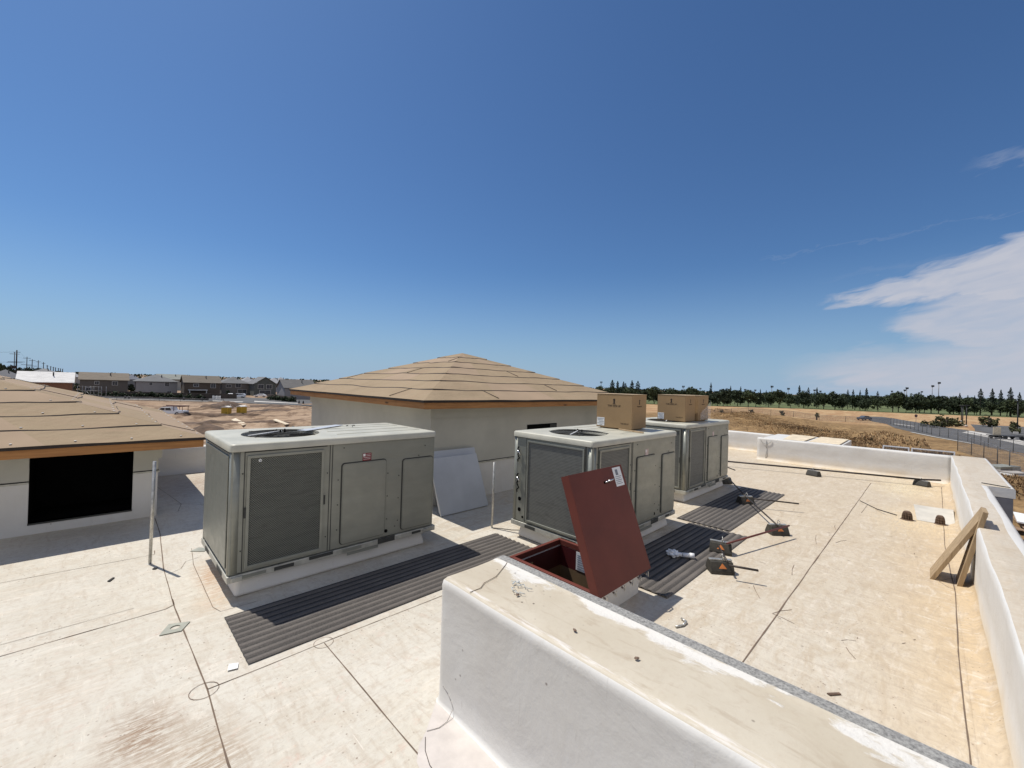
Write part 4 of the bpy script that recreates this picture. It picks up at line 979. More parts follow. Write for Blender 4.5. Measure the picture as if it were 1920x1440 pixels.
flat('rubber_chip', 'narrow black rubber chip on the open roof left of the post', [(.12, 6.35), (.14, 6.33), (.18, 6.41), (.165, 6.425)], .003, .01, 'dark', 'debris')
flat('rubber_chip', 'tiny black rubber chip beside the foot of the left post', [(.50, 6.42), (.53, 6.40), (.55, 6.43), (.52, 6.45)], .003, .01, 'dark', 'debris')
flat('foil_scrap', 'bent shiny foil scrap beside the corner of the nearest walkway mat', [(.765, 3.82), (.83, 3.80), (.85, 3.87), (.79, 3.90)], .010, .002, 'paper', 'foil scrap')
bm = new(); path(bm, [(4.02, 1.70, .012), (4.10, 1.66, .012), (4.18, 1.66, .016), (4.20, 1.72, .018)], .011, 6)
tag(obj('bent_hook', bm, 'galv'), 'small bent metal hook lying by the shadow of the hatch lid', 'metal hook')
flat('twig', 'small dark twig lying on the open roof at right', [(4.02, .50), (4.10, .44), (4.11, .455), (4.03, .52)], .003, .008, 'iron', 'debris')
flat('dirt_clod', 'dark brown dirt clod on the open roof near the bottom right', [(3.52, .33), (3.58, .27), (3.62, .30), (3.57, .35)], .003, .012, 'iron', 'debris')
# crumpled white rag and fitting
t = thing('plastic_fitting', 'white plastic fitting with a crumpled wrapper on the middle walkway mat', 'plastic fitting', (5.72, 2.33, .025), R_(-55))
bm = new(); tube(bm, (-.02, 0, .035), (.07, 0, .035), .030, .030, 12); tube(bm, (.07, 0, .035), (.13, 0, .033), .036, .036, 12); tube(bm, (-.09, .03, .03), (-.02, 0, .035), .024, .028, 10); obj('fitting_body', bm, 'plastic', t)
bm = new(); tube(bm, (.132, 0, .033), (.134, 0, .033), .024, .024, 12); obj('fitting_bore', bm, 'dark', t)
bm = new(); bmesh.ops.create_icosphere(bm, subdivisions=3, radius=.075)
for v in bm.verts: v.co = Vector((v.co.x*1.1-.13, v.co.y*1.0+.02, max(0, v.co.z*.55+.035)))*1.0 + Vector(v.normal)*.035*noise.noise(v.co*38)
obj('crumpled_wrapper', bm, 'plastic', t)
# plywood sheets and white frames at the far end
def sheet(label, pts, z):
    bm = new(); prism(bm, pts, z, z+.02); tag(obj('plywood_sheet', bm, 'ply'), label, 'plywood sheet', 'plywood sheets beyond the far parapet')
sheet('left pale plywood sheet lying beyond the far parapet', [(16.56, 2.94), (18.8, 2.94), (18.95, 3.72), (16.56, 3.52)], .735)
sheet('right pale plywood sheet lying beyond the far parapet', [(16.56, 2.0), (18.9, 2.02), (18.95, 2.82), (16.56, 2.80)], .735)
for k, (ya, yb, lab) in enumerate(((1.02, .42, 'smaller left white window frame standing behind the far parapet'), (.38, -.52, 'wider right white window frame standing behind the far parapet'))):
    t = thing('window_frame', lab, 'window frame', (17.3, (ya+yb)/2, -.3), 0, 'white frames behind the far parapet'); hh = abs(ya-yb)/2; z1 = 1.10
    bm = new(); box(bm, -.02, .02, -hh, hh, z1-.03, z1); box(bm, -.02, .02, -hh, -hh+.03, 0, z1-.03); box(bm, -.02, .02, hh-.03, hh, 0, z1-.03); box(bm, -.02, .02, -hh+.03, hh-.03, 0, .03); obj('frame_bar', bm, 'plastic', t)
    bm = new(); box(bm, -.005, .005, -hh+.031, hh-.031, .031, z1-.031); obj('frame_mesh', bm, 'chain', t)
bm = new(); box(bm, 16.54, 18.2, -1.0, 1.94, -.5, -.305); tag(obj('roof_ledge', bm, 'white'), 'low ledge outside the far parapet under the white frames', 'roof ledge')
for k in range(4):
    bm = new(); a = R_(20+k*17); box(bm, -.5, .5, -.03, .03, 0, .05); o = obj('timber_offcut', bm, 'iron'); o.location = (17.9+.3*k, 1.65-.16*k, .735 if False else -.30+.05*k); o.rotation_euler = (0, R_(-8), a)
    tag(o, 'dark timber offcut beyond the far parapet, %s from the left in its pile' % ordl(k+1), 'timber offcut', 'dark timber offcuts beyond the far parapet')

# ================================================================== THE LAND AROUND
GZ = -6.0
CAMP = Vector((0, 0, 0))
def at(px, dep):                      # ground position of something standing 'dep' metres ahead, at bearing px
    return FH*dep + RH*((px-960)/FOC*dep)
def fbm(x, y, s, k=0, o=4): return noise.fractal(Vector((x*s, y*s, k)), 1.0, 2.0, o)
def seg_d(x, y, a, b):
    ax, ay = a; bx, by = b; dx, dy = bx-ax, by-ay; t = max(0, min(1, ((x-ax)*dx+(y-ay)*dy)/(dx*dx+dy*dy))); return math.hypot(x-ax-t*dx, y-ay-t*dy)
RIDGE = [(150, 46), (120, 34), (96, 20), (78, 9), (62, 3)]
def inroad(x, y):                     # flat where the asphalt lies
    return y < 12-(175-x)*.135 and x > 60
def HT(x, y):
    r = math.hypot(x, y); h = 0
    if r < 12: return GZ
    # right hand mound of dug earth grown over with dry grass
    d = min(seg_d(x, y, RIDGE[i], RIDGE[i+1]) for i in range(len(RIDGE)-1))
    m = max(0, 1-d/30.0)
    if m > 0: h += (m*m*(3-2*m))*(1.6+1.1*fbm(x, y, .06, 3)) + min(1, m*2)*(.75*abs(fbm(x, y, .14, 8))+.30*fbm(x, y, .4, 1))
    # left hand graded dirt with berms
    if y > 45 and x < 120:
        f = min(1, (y-45)/20)*max(0, min(1, (165-y)/20))*min(1, (120-x)/20)
        h += f*(.22*fbm(x, y, .08, 5)+.16*fbm(x, y, .3, 9))
        for (a, b, w_, hh) in (((9, 100), (27, 96), 2.2, .75), ((8, 84), (26, 79), 3.0, .6), ((19, 128), (28, 136), 5.5, .8), ((12, 76), (20, 68), 3.0, .7), ((26, 106), (48, 100), 6, .8), ((-4, 118), (8, 124), 7, .9), ((33, 120), (50, 118), 8, .9)):
            d = seg_d(x, y, a, b)
            if d < w_: q = 1-d/w_; h += hh*q*q*(3-2*q)*(1+.5*fbm(x, y, .4, 2))
    if inroad(x, y): h = 0
    # near scatter heaps beside the building on the right
    if 18 < r < 60 and y < 4: h += .25*fbm(x, y, .35, 4)
    return GZ+max(h, -.5)
bm = new()
angs = [-28+i*(140/520) for i in range(521)]+[115+i*6.0 for i in range(1, 36)]
rad = []; r_ = 9.0
while r_ < 9000: rad.append(r_); r_ *= (1.016 if r_ < 190 else 1.12)
rows = []
for a in angs:
    c_, s_ = math.cos(R_(a)), math.sin(R_(a)); rows.append([bm.verts.new((r*c_, r*s_, HT(r*c_, r*s_))) for r in rad])
for i in range(len(angs)):
    j = (i+1) % len(angs)
    for k in range(len(rad)-1):
        f = bm.faces.new((rows[i][k], rows[i][k+1], rows[j][k+1], rows[j][k])); f.smooth = True
cv = bm.verts.new((0, 0, GZ))
for i in range(len(angs)): bm.faces.new((cv, rows[i][0], rows[(i+1) % len(angs)][0]))
def groundmat():
    m, t, b = mk('dry_ground'); g = G(m); P = g.wpos(); X = g.sep(P)
    b.inputs['Roughness'].default_value = .95; b.inputs['Specular IOR Level'].default_value = .1
    n1 = g.noise(P, .035, 6, .6, .5); n2 = g.noise(P, .25, 7, .65, .6); n3 = g.noise(P, 1.2, 5, .7)
    side = g.ramp(g.m('ADD', g.m('SUBTRACT', X[0], g.m('MULTIPLY', X[1], .85)), g.m('MULTIPLY', g.m('SUBTRACT', n1, .5), 30)), -8, 8)   # 0 dirt at left, 1 dry grass at right
    dirt = g.mix(g.ramp(n1, .35, .65), (.33, .225, .145), (.45, .335, .235))
    dirt = g.mix(g.m('MULTIPLY', g.ramp(n2, .47, .60), .85), dirt, (.14, .092, .06))
    nl = g.noise(g.map(P, (.25, 1, 1)), .16, 7, .7, .8); dirt = g.mix(g.m('MULTIPLY', g.ramp(nl, .52, .60), .8), dirt, (.12, .08, .052))
    dirt = g.mix(g.m('MULTIPLY', g.ramp(n3, .56, .75), .4), dirt, (.52, .40, .29))
    trk = g.noise(g.map(P, (.25, 2.4, 1), (0, 0, -.62)), .55, 4, .55, 2.2)
    dirt = g.mix(g.m('MULTIPLY', g.ramp(trk, .55, .62), .55), dirt, (.22, .14, .09))
    gr = g.mix(g.ramp(n2, .35, .62), (.36, .235, .115), (.20, .125, .06)); gr = g.mix(g.m('MULTIPLY', g.ramp(n3, .46, .64), .75), gr, (.11, .072, .038))
    fld = g.mix(g.ramp(g.noise(g.map(P, (.5, 3, 1), (0, 0, -.9)), .10, 7, .65, .8), .35, .65), (.46, .325, .18), (.33, .19, .10))
    far = g.ramp(g.m('ADD', X[0], g.m('MULTIPLY', X[1], .35)), 155, 172)
    gr = g.mix(far, gr, fld)
    c = g.mix(side, dirt, gr); g.color(c)
    g.bump(g.m('ADD', n3, g.m('MULTIPLY', n2, 2.0)), .7, .25)
    return m
gnd = struct('ground', bm, [groundmat()])
# asphalt and paving, each sheet a little above the one below
def sheetz(name, pts, z, mat):
    bm = new(); n = len(pts); f = bm.faces.new([bm.verts.new((x, y, z)) for x, y in pts]); bmesh.ops.triangulate(bm, faces=[f]); return struct(name, bm, mat)
MT['asphalt'] = plain('asphalt', (.10, .097, .094), .9, var=.2, scale=.3); MT['conc'] = plain('concrete', (.52, .49, .44), .85, var=.12, scale=.4)
MT['lawn'] = plain('green_lawn', (.105, .125, .040), .95, var=.25, scale=.08, c2=(.075, .095, .032))
sheetz('road', [(182, 13.5), (172, 9.5), (152, 6.6), (138, 2.6), (126, -1.6), (116, -6.2), (106, -9.8), (92, -15), (70, -24), (60, -32), (110, -60), (150, -34), (142, -20), (160, -13), (162, -8.5), (178, -2), (200, 4), (230, 14), (222, 20)], GZ+.03, 'asphalt')
sheetz('parking_lot', [(164, -8.4), (178, -9), (206, -9.5), (215, -30), (160, -36), (150, -22)], GZ+.035, 'asphalt')
sheetz('driveway', [(163, -7.4), (156, -9.6), (141, -13.2), (127, -14), (125, -12.0), (140, -8.9), (152, -5.6)], GZ+.06, 'conc')
sheetz('pavement', [(177, 7.6), (168, 3.0), (165.5, 3.2), (174, 8)], GZ+.07, 'conc')
sheetz('pavement', [(138, 2.9), (126, -1.3), (116, -5.9), (115.4, -5.4), (125.6, -.8), (137.6, 3.4)], GZ+.1, 'conc')
sheetz('pavement', [(128, -12), (104, -17), (86, -22), (84, -21), (103, -16), (127, -11.3)], GZ+.08, 'conc')
# green park strip under the trees
sheetz('lawn', [tuple(at(px, d)[:2]) for px, d in ((1080, 238), (1300, 236), (1500, 239), (1700, 218), (1960, 203), (2300, 200), (2300, 2500), (1900, 2500), (1400, 2500), (1080, 2500))], GZ+.05, 'lawn')
# paving in front of the houses at left
sheetz('street', [tuple(at(px, d)[:2]) for px, d in ((120, 139), (300, 137), (408, 136), (452, 132), (600, 128), (620, 160), (560, 168), (470, 168), (430, 186), (395, 186), (392, 141), (120, 145))], GZ+.12, 'asphalt')
sheetz('pavement', [tuple(at(px, d)[:2]) for px, d in ((400, 136), (455, 135.5), (458, 139), (400, 141))], GZ+.16, 'conc')
sheetz('pavement', [tuple(at(px, d)[:2]) for px, d in ((478, 140), (560, 137), (560, 140), (478, 146))], GZ+.16, 'conc')
sheetz('pavement', [tuple(at(px, d)[:2]) for px, d in ((120, 130), (392, 134), (392, 136), (120, 133))], GZ+.16, 'conc')
for k, (pts, z, lab) in enumerate((([(436, 76), (444, 79), (466, 70), (458, 68)], .35, 'pale timber form board lying in the dirt behind the nearest unit'), ([(514, 78), (520, 80), (545, 72), (538, 71)], .35, 'pale timber form board lying in the dirt beside the central tower'))):
    q = [at(a, d) for a, d in pts]; bm = new(); prism(bm, [(v.x, v.y) for v in q], GZ+z, GZ+z+.15); tag(obj('form_board', bm, 'ply'), lab, 'form board')
q = [at(a, d) for a, d in ((180, 118), (232, 104), (228, 101), (176, 113))]; bm = new(); prism(bm, [(v.x, v.y) for v in q], GZ, GZ+.9)
tag(obj('wrapped_stack', bm, 'paper'), 'long low white wrapped stack on the dirt seen over the left hipped roof', 'wrapped stack')
q = [at(a, d) for a, d in ((552, 60), (600, 52), (590, 48), (545, 57))]; bm = new(); prism(bm, [(v.x, v.y) for v in q], GZ, GZ+1.5)
tag(obj('covered_pile', bm, 'gap'), 'dark covered pile beside the far corner of the central tower', 'covered pile')

MT['soil'] = plain('dark_soil', (.13, .082, .052), .95, var=.35, scale=.8, bump=.4)
def berm(pts, w_, h_, seed):
    bm = new(); Q = [at(*q) for q in pts]; P = []
    for a, b_ in zip(Q[:-1], Q[1:]):
        n = max(3, int((b_-a).length/1.0))
        for i in range(n): P.append(a.lerp(b_, i/n))
    P.append(Q[-1]); rows = []
    for i, p_ in enumerate(P):
        d = (P[min(i+1, len(P)-1)]-P[max(0, i-1)]).normalized(); n_ = Vector((-d.y, d.x, 0)); e = min(1, min(i, len(P)-1-i)/2.5+.05); row = []
        for j in range(9):
            u = -1+j/4; zz = h_*e*(1-u*u)*(1+.45*fbm(p_.x+j, p_.y, .45, seed)); q = p_+n_*u*w_*(1+.3*fbm(p_.x, p_.y, .3, seed+1)); row.append(bm.verts.new((q.x, q.y, HT(q.x, q.y)+zz-.05)))
        rows.append(row)
    for i in range(len(rows)-1):
        for j in range(8): bm.faces.new((rows[i][j], rows[i][j+1], rows[i+1][j+1], rows[i+1][j])).smooth = True
    struct('dirt_berm', bm, 'soil')
berm([(318, 80), (360, 84), (430, 86), (507, 89)], 1.3, .8, 1); berm([(330, 70), (400, 69), (470, 74), (545, 80)], 1.6, .7, 2); berm([(396, 103), (418, 108), (448, 116)], 2.6, .9, 3)
berm([(350, 62), (420, 60)], 1.8, .6, 4); berm([(455, 98), (520, 103), (560, 104)], 2.4, .5, 5); berm([(470, 118), (560, 124)], 3, .6, 6)
# dry tufts over the mound: nobody could count them
def tufts(name, label, n, fn, hmin, hmax, mats, seed):
    rg = random.Random(seed); bm = new(); k = 0
    while k < n:
        x, y = fn(rg)
        if inroad(x, y): k += 1; continue
        z = HT(x, y)-.02; hh = rg.uniform(hmin, hmax)*(1+.8*max(0, fbm(x, y, .12, 6))); mi = 0 if fbm(x, y, .09, 11)+rg.uniform(-.4, .4) > -.1 else (1 if rg.random() < .85 else 2)
        for j in range(3):
            a = rg.uniform(0, 6.28); l = hh*rg.uniform(.35, .9); c_, s_ = math.cos(a)*l, math.sin(a)*l
            f = bm.faces.new((bm.verts.new((x-s_*.35, y+c_*.35, z)), bm.verts.new((x+s_*.35, y-c_*.35, z)), bm.verts.new((x+c_*.6, y+s_*.6, z+hh)))); f.material_index = mi
        k += 1
    o = obj(name, bm, mats, fix=False); return tag(o, label, 'dry grass', kind='stuff')
MT['dg1'] = plain('straw', (.50, .34, .175), .95, var=.2, scale=.3); MT['dg2'] = plain('brown_straw', (.32, .20, .10), .95, var=.2, scale=.3); MT['dg3'] = plain('dark_weed', (.085, .075, .035), .95)
def fmound(rg):
    i = rg.randrange(len(RIDGE)-1); t = rg.random(); a, b = RIDGE[i], RIDGE[i+1]; s = rg.gauss(0, 16); return a[0]+(b[0]-a[0])*t+s*.7+rg.uniform(-4, 4), a[1]+(b[1]-a[1])*t+s*.6
tufts('dry_grass', 'dry brown grass and weeds covering the dug earth mound', 42000, fmound, .08, .24, ['dg1', 'dg2', 'dg3'], 3)
tufts('dry_grass', 'sparse dry grass along the fence on the right', 5000, lambda rg: (rg.uniform(50, 135), rg.uniform(-9, 8)), .12, .4, ['dg1', 'dg2', 'dg3'], 9)

# ------------------------------------------------------------------ trees
MT['leafd'] = plain('dark_leaves', (.030, .045, .018), .9, var=.5, scale=.6, c2=(.012, .02, .009)); MT['leafc'] = plain('conifer_needles', (.022, .036, .020), .9, var=.4, scale=.5, c2=(.010, .018, .010))
MT['leafm'] = plain('mid_green_leaves', (.050, .068, .026), .9, var=.5, scale=.6, c2=(.018, .028, .012)); MT['leafy'] = plain('olive_leaves', (.085, .085, .030), .9, var=.4, scale=1); MT['bark'] = plain('bark', (.055, .042, .03), .95)
def leafquad(bm, c, s, rg):
    n_ = Vector((rg.gauss(0, 1), rg.gauss(0, 1), rg.gauss(0, 1))).normalized(); a = n_.orthogonal().normalized()*s; b = n_.cross(a.normalized())*s*rg.uniform(.6, 1)
    bm.faces.new([bm.verts.new(c+a), bm.verts.new(c+b), bm.verts.new(c-a), bm.verts.new(c-b)])
def broad(seed, n=900, w=4.6, h=8.5, base=2.2, leaf='leafd', ls=.34):
    rg = random.Random(seed); t = bpy.data.objects.new('park_tree', None); COL.objects.link(t)
    bm = new(); tube(bm, (0, 0, -.2), (.1, .05, base+1.5), .24, .15, 7)
    cl = []
    for k in range(13):
        a = rg.uniform(0, 6.28); rr = rg.uniform(.15, .8)*w*.5; z = base+rg.uniform(.12, .92)*(h-base)*(1-.25*(rr/(w*.5))**2)
        cl.append((Vector((rr*math.cos(a), rr*math.sin(a), z)), rg.uniform(.55, 1.05)*w*.24)); 
        if k < 6: tube(bm, (0.1, .05, base*.8), cl[-1][0]*.85, .08, .03, 5)
    obj('trunk', bm, 'bark', t)
    bm = new()
    for k in range(n):
        c, r = rg.choice(cl); d = Vector((rg.gauss(0, 1), rg.gauss(0, 1), rg.gauss(0, .8))).normalized()*r*rg.random()**.4
        leafquad(bm, c+d, ls*rg.uniform(.6, 1.2), rg)
    obj('crown', bm, leaf, t, fix=False); return t
def conif(seed, n=800, w=4.2, h=13):
    rg = random.Random(seed); t = bpy.data.objects.new('conifer_tree', None); COL.objects.link(t)
    bm = new(); tube(bm, (0, 0, -.2), (0, 0, h*.9), .25, .04, 7); obj('trunk', bm, 'bark', t); bm = new()
    for k in range(n):
        q = rg.random()**.8; z = 1.8+q*(h-1.8); tier = .78+.22*math.sin(z*4.1+seed); r = (1-q)**.75*w*.5*tier*rg.random()**.35*(1+.2*math.sin(seed+z*1.3)); a = rg.uniform(0, 6.28)
        leafquad(bm, Vector((r*math.cos(a), r*math.sin(a), z-r*.22)), .30*rg.uniform(.5, 1.2)*(1.15-q*.5), rg)
    obj('crown', bm, 'leafc', t, fix=False); return t
BRO = [broad(s, 1500, w_, h_, 2.0, 'leafd' if s % 2 else 'leafm', .46) for s, w_, h_ in ((1, 10.0, 10.4), (2, 9.0, 11.4), (3, 11.0, 9.8), (4, 8.4, 10.8))]
CON = [conif(s, 800, w_, 13) for s, w_ in ((11, 5.2), (12, 6.2), (13, 4.6))]
used = set()
def plant(src, x, y, rz, s, label, cat, group, z=GZ):
    if src.name in used: o = dup(src)
    else: used.add(src.name); o = src
    o.location = (x, y, z); o.rotation_euler = (0, 0, rz); o.scale = s if isinstance(s, tuple) else (s, s, s); return tag(o, label, cat, group)
rg = random.Random(21)
# front row of the park: one tree after another
px = 1118; kk = 0
while px < 1935:
    dep = 244-(max(0, px-1560)/360.0)*32+rg.uniform(-5, 5); s = rg.choice((.56, .68, .78, .86, .95))*rg.uniform(.94, 1.06)
    p = at(px, dep); kk += 1; plant(rg.choice(BRO), p.x, p.y, rg.uniform(0, 6.28), (s*rg.uniform(.9, 1.1), s*rg.uniform(.9, 1.1), s*(1.0 if not 1648 < px < 1720 else 1.12)), 'dark bushy park tree, %s from the left in the front row on the far lawn' % ordl(kk), 'tree', 'bushy park trees along the far lawn')
    px += rg.choice((8, 12, 17, 24))*rg.uniform(.8, 1.2)
px = 1110; kk = 0
while px < 1960:
    kk += 1; dep = 285+rg.uniform(-12, 30); s = rg.choice((.55, .68, .82, .95)); p = at(px, dep)
    plant(rg.choice(BRO), p.x, p.y, rg.uniform(0, 6.28), s, 'taller bushy park tree, %s from the left in the back row on the lawn' % ordl(kk), 'tree', 'bushy park trees along the far lawn'); px += rg.uniform(12, 20)
for kk, (px, top, wv) in enumerate(((1148, 716, 1.5), (1158, 718, 1.3), (1169, 719, 1.3), (1173, 722, 1.1), (1185, 717, 1.6), (1196, 718, 1.5), (1333, 721, .9), (1370, 727, .9), (1389, 728, .8), (1426, 733, .7), (1437, 735, .7), (1499, 726, 1), (1516, 730, .9), (1532, 730, .9), (1590, 734, .8), (1600, 734, 1), (1613, 735, .8), (1625, 731, 1.1), (1646, 737, .9), (1784, 748, .7), (1800, 741, 1), (1815, 745, .8), (1828, 746, .8), (1839, 733, 1.1), (1861, 733, 1.1), (1877, 735, 1), (1895, 731, 1.2), (1912, 740, 1.1))):
    dep = 262 if px < 1700 else 226; hor = 699+(px-186)*.0305; hh = 9.6+(hor-top)*dep/FOC
    p = at(px, dep); plant(rg.choice(CON), p.x, p.y, rg.uniform(0, 6.28), (wv*hh/13, wv*hh/13, hh/13), 'tall pointed conifer, %s from the left of those above the park trees' % ordl(kk+1), 'conifer', 'pointed conifers above the park trees')
# left horizon trees
for kk, (px, top, w_) in enumerate(((3, 682, .9), (8, 686, .8), (18, 686, .7), (30, 692, .9), (40, 689, .6), (50, 690, .7), (58, 689, .9), (69, 689, 1.0), (76, 693, .8), (117, 700, .8), (138, 701, .7))):
    dep = 330; hh = 8.3+(694-top)*dep/FOC+.5; p = at(px, dep); plant(BRO[int(px) % 4], p.x, p.y, px, (.9*w_, .9*w_, hh/10.6), 'dark tree on the far left horizon by the utility poles, %s from the left' % ordl(kk+1), 'tree', 'trees on the far left horizon')
# distant mass behind everything
bm = new(); rg2 = random.Random(5)
for k in range(9000):
    px = rg2.uniform(1100, 2050); dep = rg2.uniform(380, 420); hmx = 8.6+2.2*noise.noise(Vector((px*.03, 1, 2)))+1.2*noise.noise(Vector((px*.11, 4, 2)))
    p = at(px, dep); leafquad(bm, Vector((p.x, p.y, GZ+rg2.random()**.7*hmx)), 1.0*rg2.uniform(.5, 1.2), rg2)
for k in range(9000):
    px = rg2.uniform(-400, 1110); dep = rg2.uniform(420, 480); p = at(px, dep); hm = 8.0+1.3*noise.noise(Vector((px*.05, 8, 2)))
    leafquad(bm, Vector((p.x, p.y, GZ+rg2.random()**.7*hm)), 1.1*rg2.uniform(.5, 1.2), rg2)
tag(obj('distant_trees', bm, 'leafd', fix=False), 'hazy band of distant trees closing the horizon', 'distant trees', kind='stuff')
# saplings and shrubs
SAP = broad(31, 170, 1.5, 2.3, .8, 'leafy', .17); SAP.name = 'sapling'; SH = broad(33, 260, 2.6, 1.9, .2, 'leafy', .22); SH.name = 'shrub'
for (px, d, s, lab) in ((1355, 137, 1.0, 'small olive sapling in the dry field, nearest the farthest unit'), (1411, 135, 1.25, 'young olive sapling second from left along the field fence'), (1468, 136, 1.2, 'forked young sapling third along the field fence'), (1533, 134, 1.1, 'young round sapling at the right end of the row along the field fence')):
    p = at(px, d); plant(SAP, p.x, p.y, px, s, lab, 'sapling', 'saplings along the field fence')
for (px, d, s, lab) in ((1734, 121, 1.0, 'small dark shrub at the left end of the bed by the road'), (1753, 118, 1.2, 'low olive shrub by the road bend'), (1768, 120, 1.1, 'grey green shrub in the middle of the roadside bed'), (1776, 124, 1.9, 'taller rounded shrub standing over the roadside bed'), (1795, 125, 1.3, 'shrub right of the taller one in the roadside bed'), (1857, 128, 1.9, 'lone small tree like shrub in the dry field at right'), (1903, 128, 1.1, 'low shrub on the dry field behind the right street lamp'), (1907, 106, 1.0, 'low shrub around the foot of the right street lamp')):
    p = at(px, d); plant(SH, p.x, p.y, px, (s, s, s*.9), lab, 'shrub', 'shrubs beside the road')

# ------------------------------------------------------------------ poles
MT['polewood'] = plain('pole_wood', (.035, .03, .03), .9); MT['lampsteel'] = plain('lamp_steel', (.22, .22, .23), .5, .3); MT['lampdark'] = plain('lamp_dark', (.03, .03, .03), .6)
hs_ = [(30, 38, 1.6), (26, 34, 1.0), (49.5, 26, 1), (59.5, 21.5, 1), (71, 20, 1), (80.8, 17, 1), (88, 11.5, 1), (94.5, 9.8, 1), (99.5, 8.6, 1), (103.6, 7.6, 1), (109, 6.6, 1), (113, 6.0, 1), (117, 5.6, 1)]
tops = []
for k, (px, h_, th) in enumerate(hs_):
    dep = 9.7*FOC/h_; p = at(px, dep); H_ = 18.0
    t = thing('utility_pole', ('thick dark utility pole nearest the camera at far left' if k == 0 else 'second utility pole, just left of the thick one, with a transformer' if k == 1 else 'wooden utility pole, %s in the line receding at far left' % ordl(k+1)), 'utility pole', (p.x, p.y, GZ), -math.pi/2+YAW+.35, 'utility poles receding at far left')
    bm = new(); r = max(.16*th, dep*.00075*th); tube(bm, (0, 0, -.3), (0, 0, H_), r*1.25, r*.85, 8); obj('pole_shaft', bm, 'polewood', t)
    bm = new(); ar = max(.07, dep*.0004)
    w1 = 2.0 if k else 1.2
    for (z, w_) in (((17.0, w1), (12.4, 3.0)) if k < 4 else ((16.6, 1.4),)): box(bm, -w_, w_, -ar, ar, z-ar, z+ar)
    if k != 0 or True: obj('crossarm', bm, 'polewood', t)
    if k == 1: bm = new(); tube(bm, (-.5, -.4, 9.2), (-.5, -.4, 10.8), .55, .55, 10); tube(bm, (.5, -.4, 9.2), (.5, -.4, 10.8), .55, .55, 10); obj('transformer', bm, 'polewood', t)
    tops.append(Vector((p.x, p.y, GZ)))
bm = new(); P0 = at(-160, 150)
seqn = [Vector((P0.x, P0.y, GZ)), tops[0]]+tops[2:8]
for z, off in ((17.1, 1.6), (17.1, -1.6), (12.5, 2.4), (12.5, -2.4)):
    for a, b in zip(seqn[:-1], seqn[1:]):
        o_ = RH*off; n = 8; pts = [a.lerp(b, i/n)+o_+Vector((0, 0, z-1.2*4*(i/n)*(1-i/n))) for i in range(n+1)]; path(bm, pts, .02, 3)
tag(obj('power_lines', bm, 'polewood'), 'thin power lines strung along the utility poles at far left', 'power line')
FLN = [0]
def fieldlamp(px, top, dep, thick=1):
    FLN[0] += 1
    hor = 699+(px-186)*.0305; H_ = 8.3+(hor-top)*dep/FOC; p = at(px, dep)
    t = thing('floodlight_mast', 'slender sports floodlight mast, %s from the left above the park trees' % ordl(FLN[0]), 'floodlight mast', (p.x, p.y, GZ), FACE, 'floodlight masts above the park trees')
    bm = new(); tube(bm, (0, 0, 0), (0, 0, H_), .30*thick, .17*thick, 6); obj('mast', bm, 'lampsteel', t)
    bm = new()
    for z in (H_-.9, H_+.1): box(bm, -.85, .85, -.2, .1, z, z+.22)
    for x in (-.7, 0, .7): box(bm, x-.2, x+.2, -.5, -.21, H_-.8, H_+.3)
    obj('lamp_bank', bm, 'lampdark', t)
for a in ((1127, 716, 330), (1281, 724, 300), (1313, 728, 380), (1397, 730, 340), (1416, 731, 380), (1447, 724, 290), (1478, 728, 300), (1527, 731, 340), (1538, 733, 380), (1672, 733, 400), (1696, 731, 340), (1700, 727, 283, 1.1), (1723, 736, 400), (1728, 734, 380), (1748, 723, 283), (1760, 717, 283, 1.1)): fieldlamp(*a)
def streetlamp(px, dep, H_, lab):
    p = at(px, dep); t = thing('street_lamp', lab, 'street lamp', (p.x, p.y, GZ), FACE, 'dark street lamps by the road')
    bm = new(); tube(bm, (0, 0, 0), (0, 0, H_), .14, .10, 8); obj('post', bm, 'lampdark', t)
    bm = new(); tube(bm, (0, 0, 0), (0, 0, .6), .3, .3, 10); obj('footing', bm, 'conc', t)
    bm = new(); box(bm, -.9, .9, -.16, .16, H_, H_+.18, .03); obj('lamp_head', bm, 'lampdark', t)
streetlamp(1806.5, 127, 6.2, 'left of the two dark street lamps beyond the road'); streetlamp(1813.5, 125, 6.4, 'right of the two dark street lamps beyond the road'); streetlamp(1909.5, 107, 8.2, 'tall dark street lamp near the right edge of the picture'); streetlamp(1804, 150, 6.0, 'farther dark street lamp just left of the pair')
# stop sign
p = at(1719, 127); t = thing('stop_sign', 'dark round back of a road sign on a thin post at the road bend', 'road sign', (p.x, p.y, GZ), FACE)
bm = new(); tube(bm, (0, 0, 0), (0, 0, 3.2), .05, .05, 6); obj('post', bm, 'lampsteel', t)
bm = new(); pts = [(.48*math.cos(R_(22.5+45*k)), .48*math.sin(R_(22.5+45*k))) for k in range(8)]; prism(bm, pts, -.02, .02, 0, Matrix.Translation((0, 0, 2.8)) @ Matrix.Rotation(math.pi/2, 4, 'X')); obj('sign_plate', bm, plain('sign_back', (.12, .03, .03), .6), t)

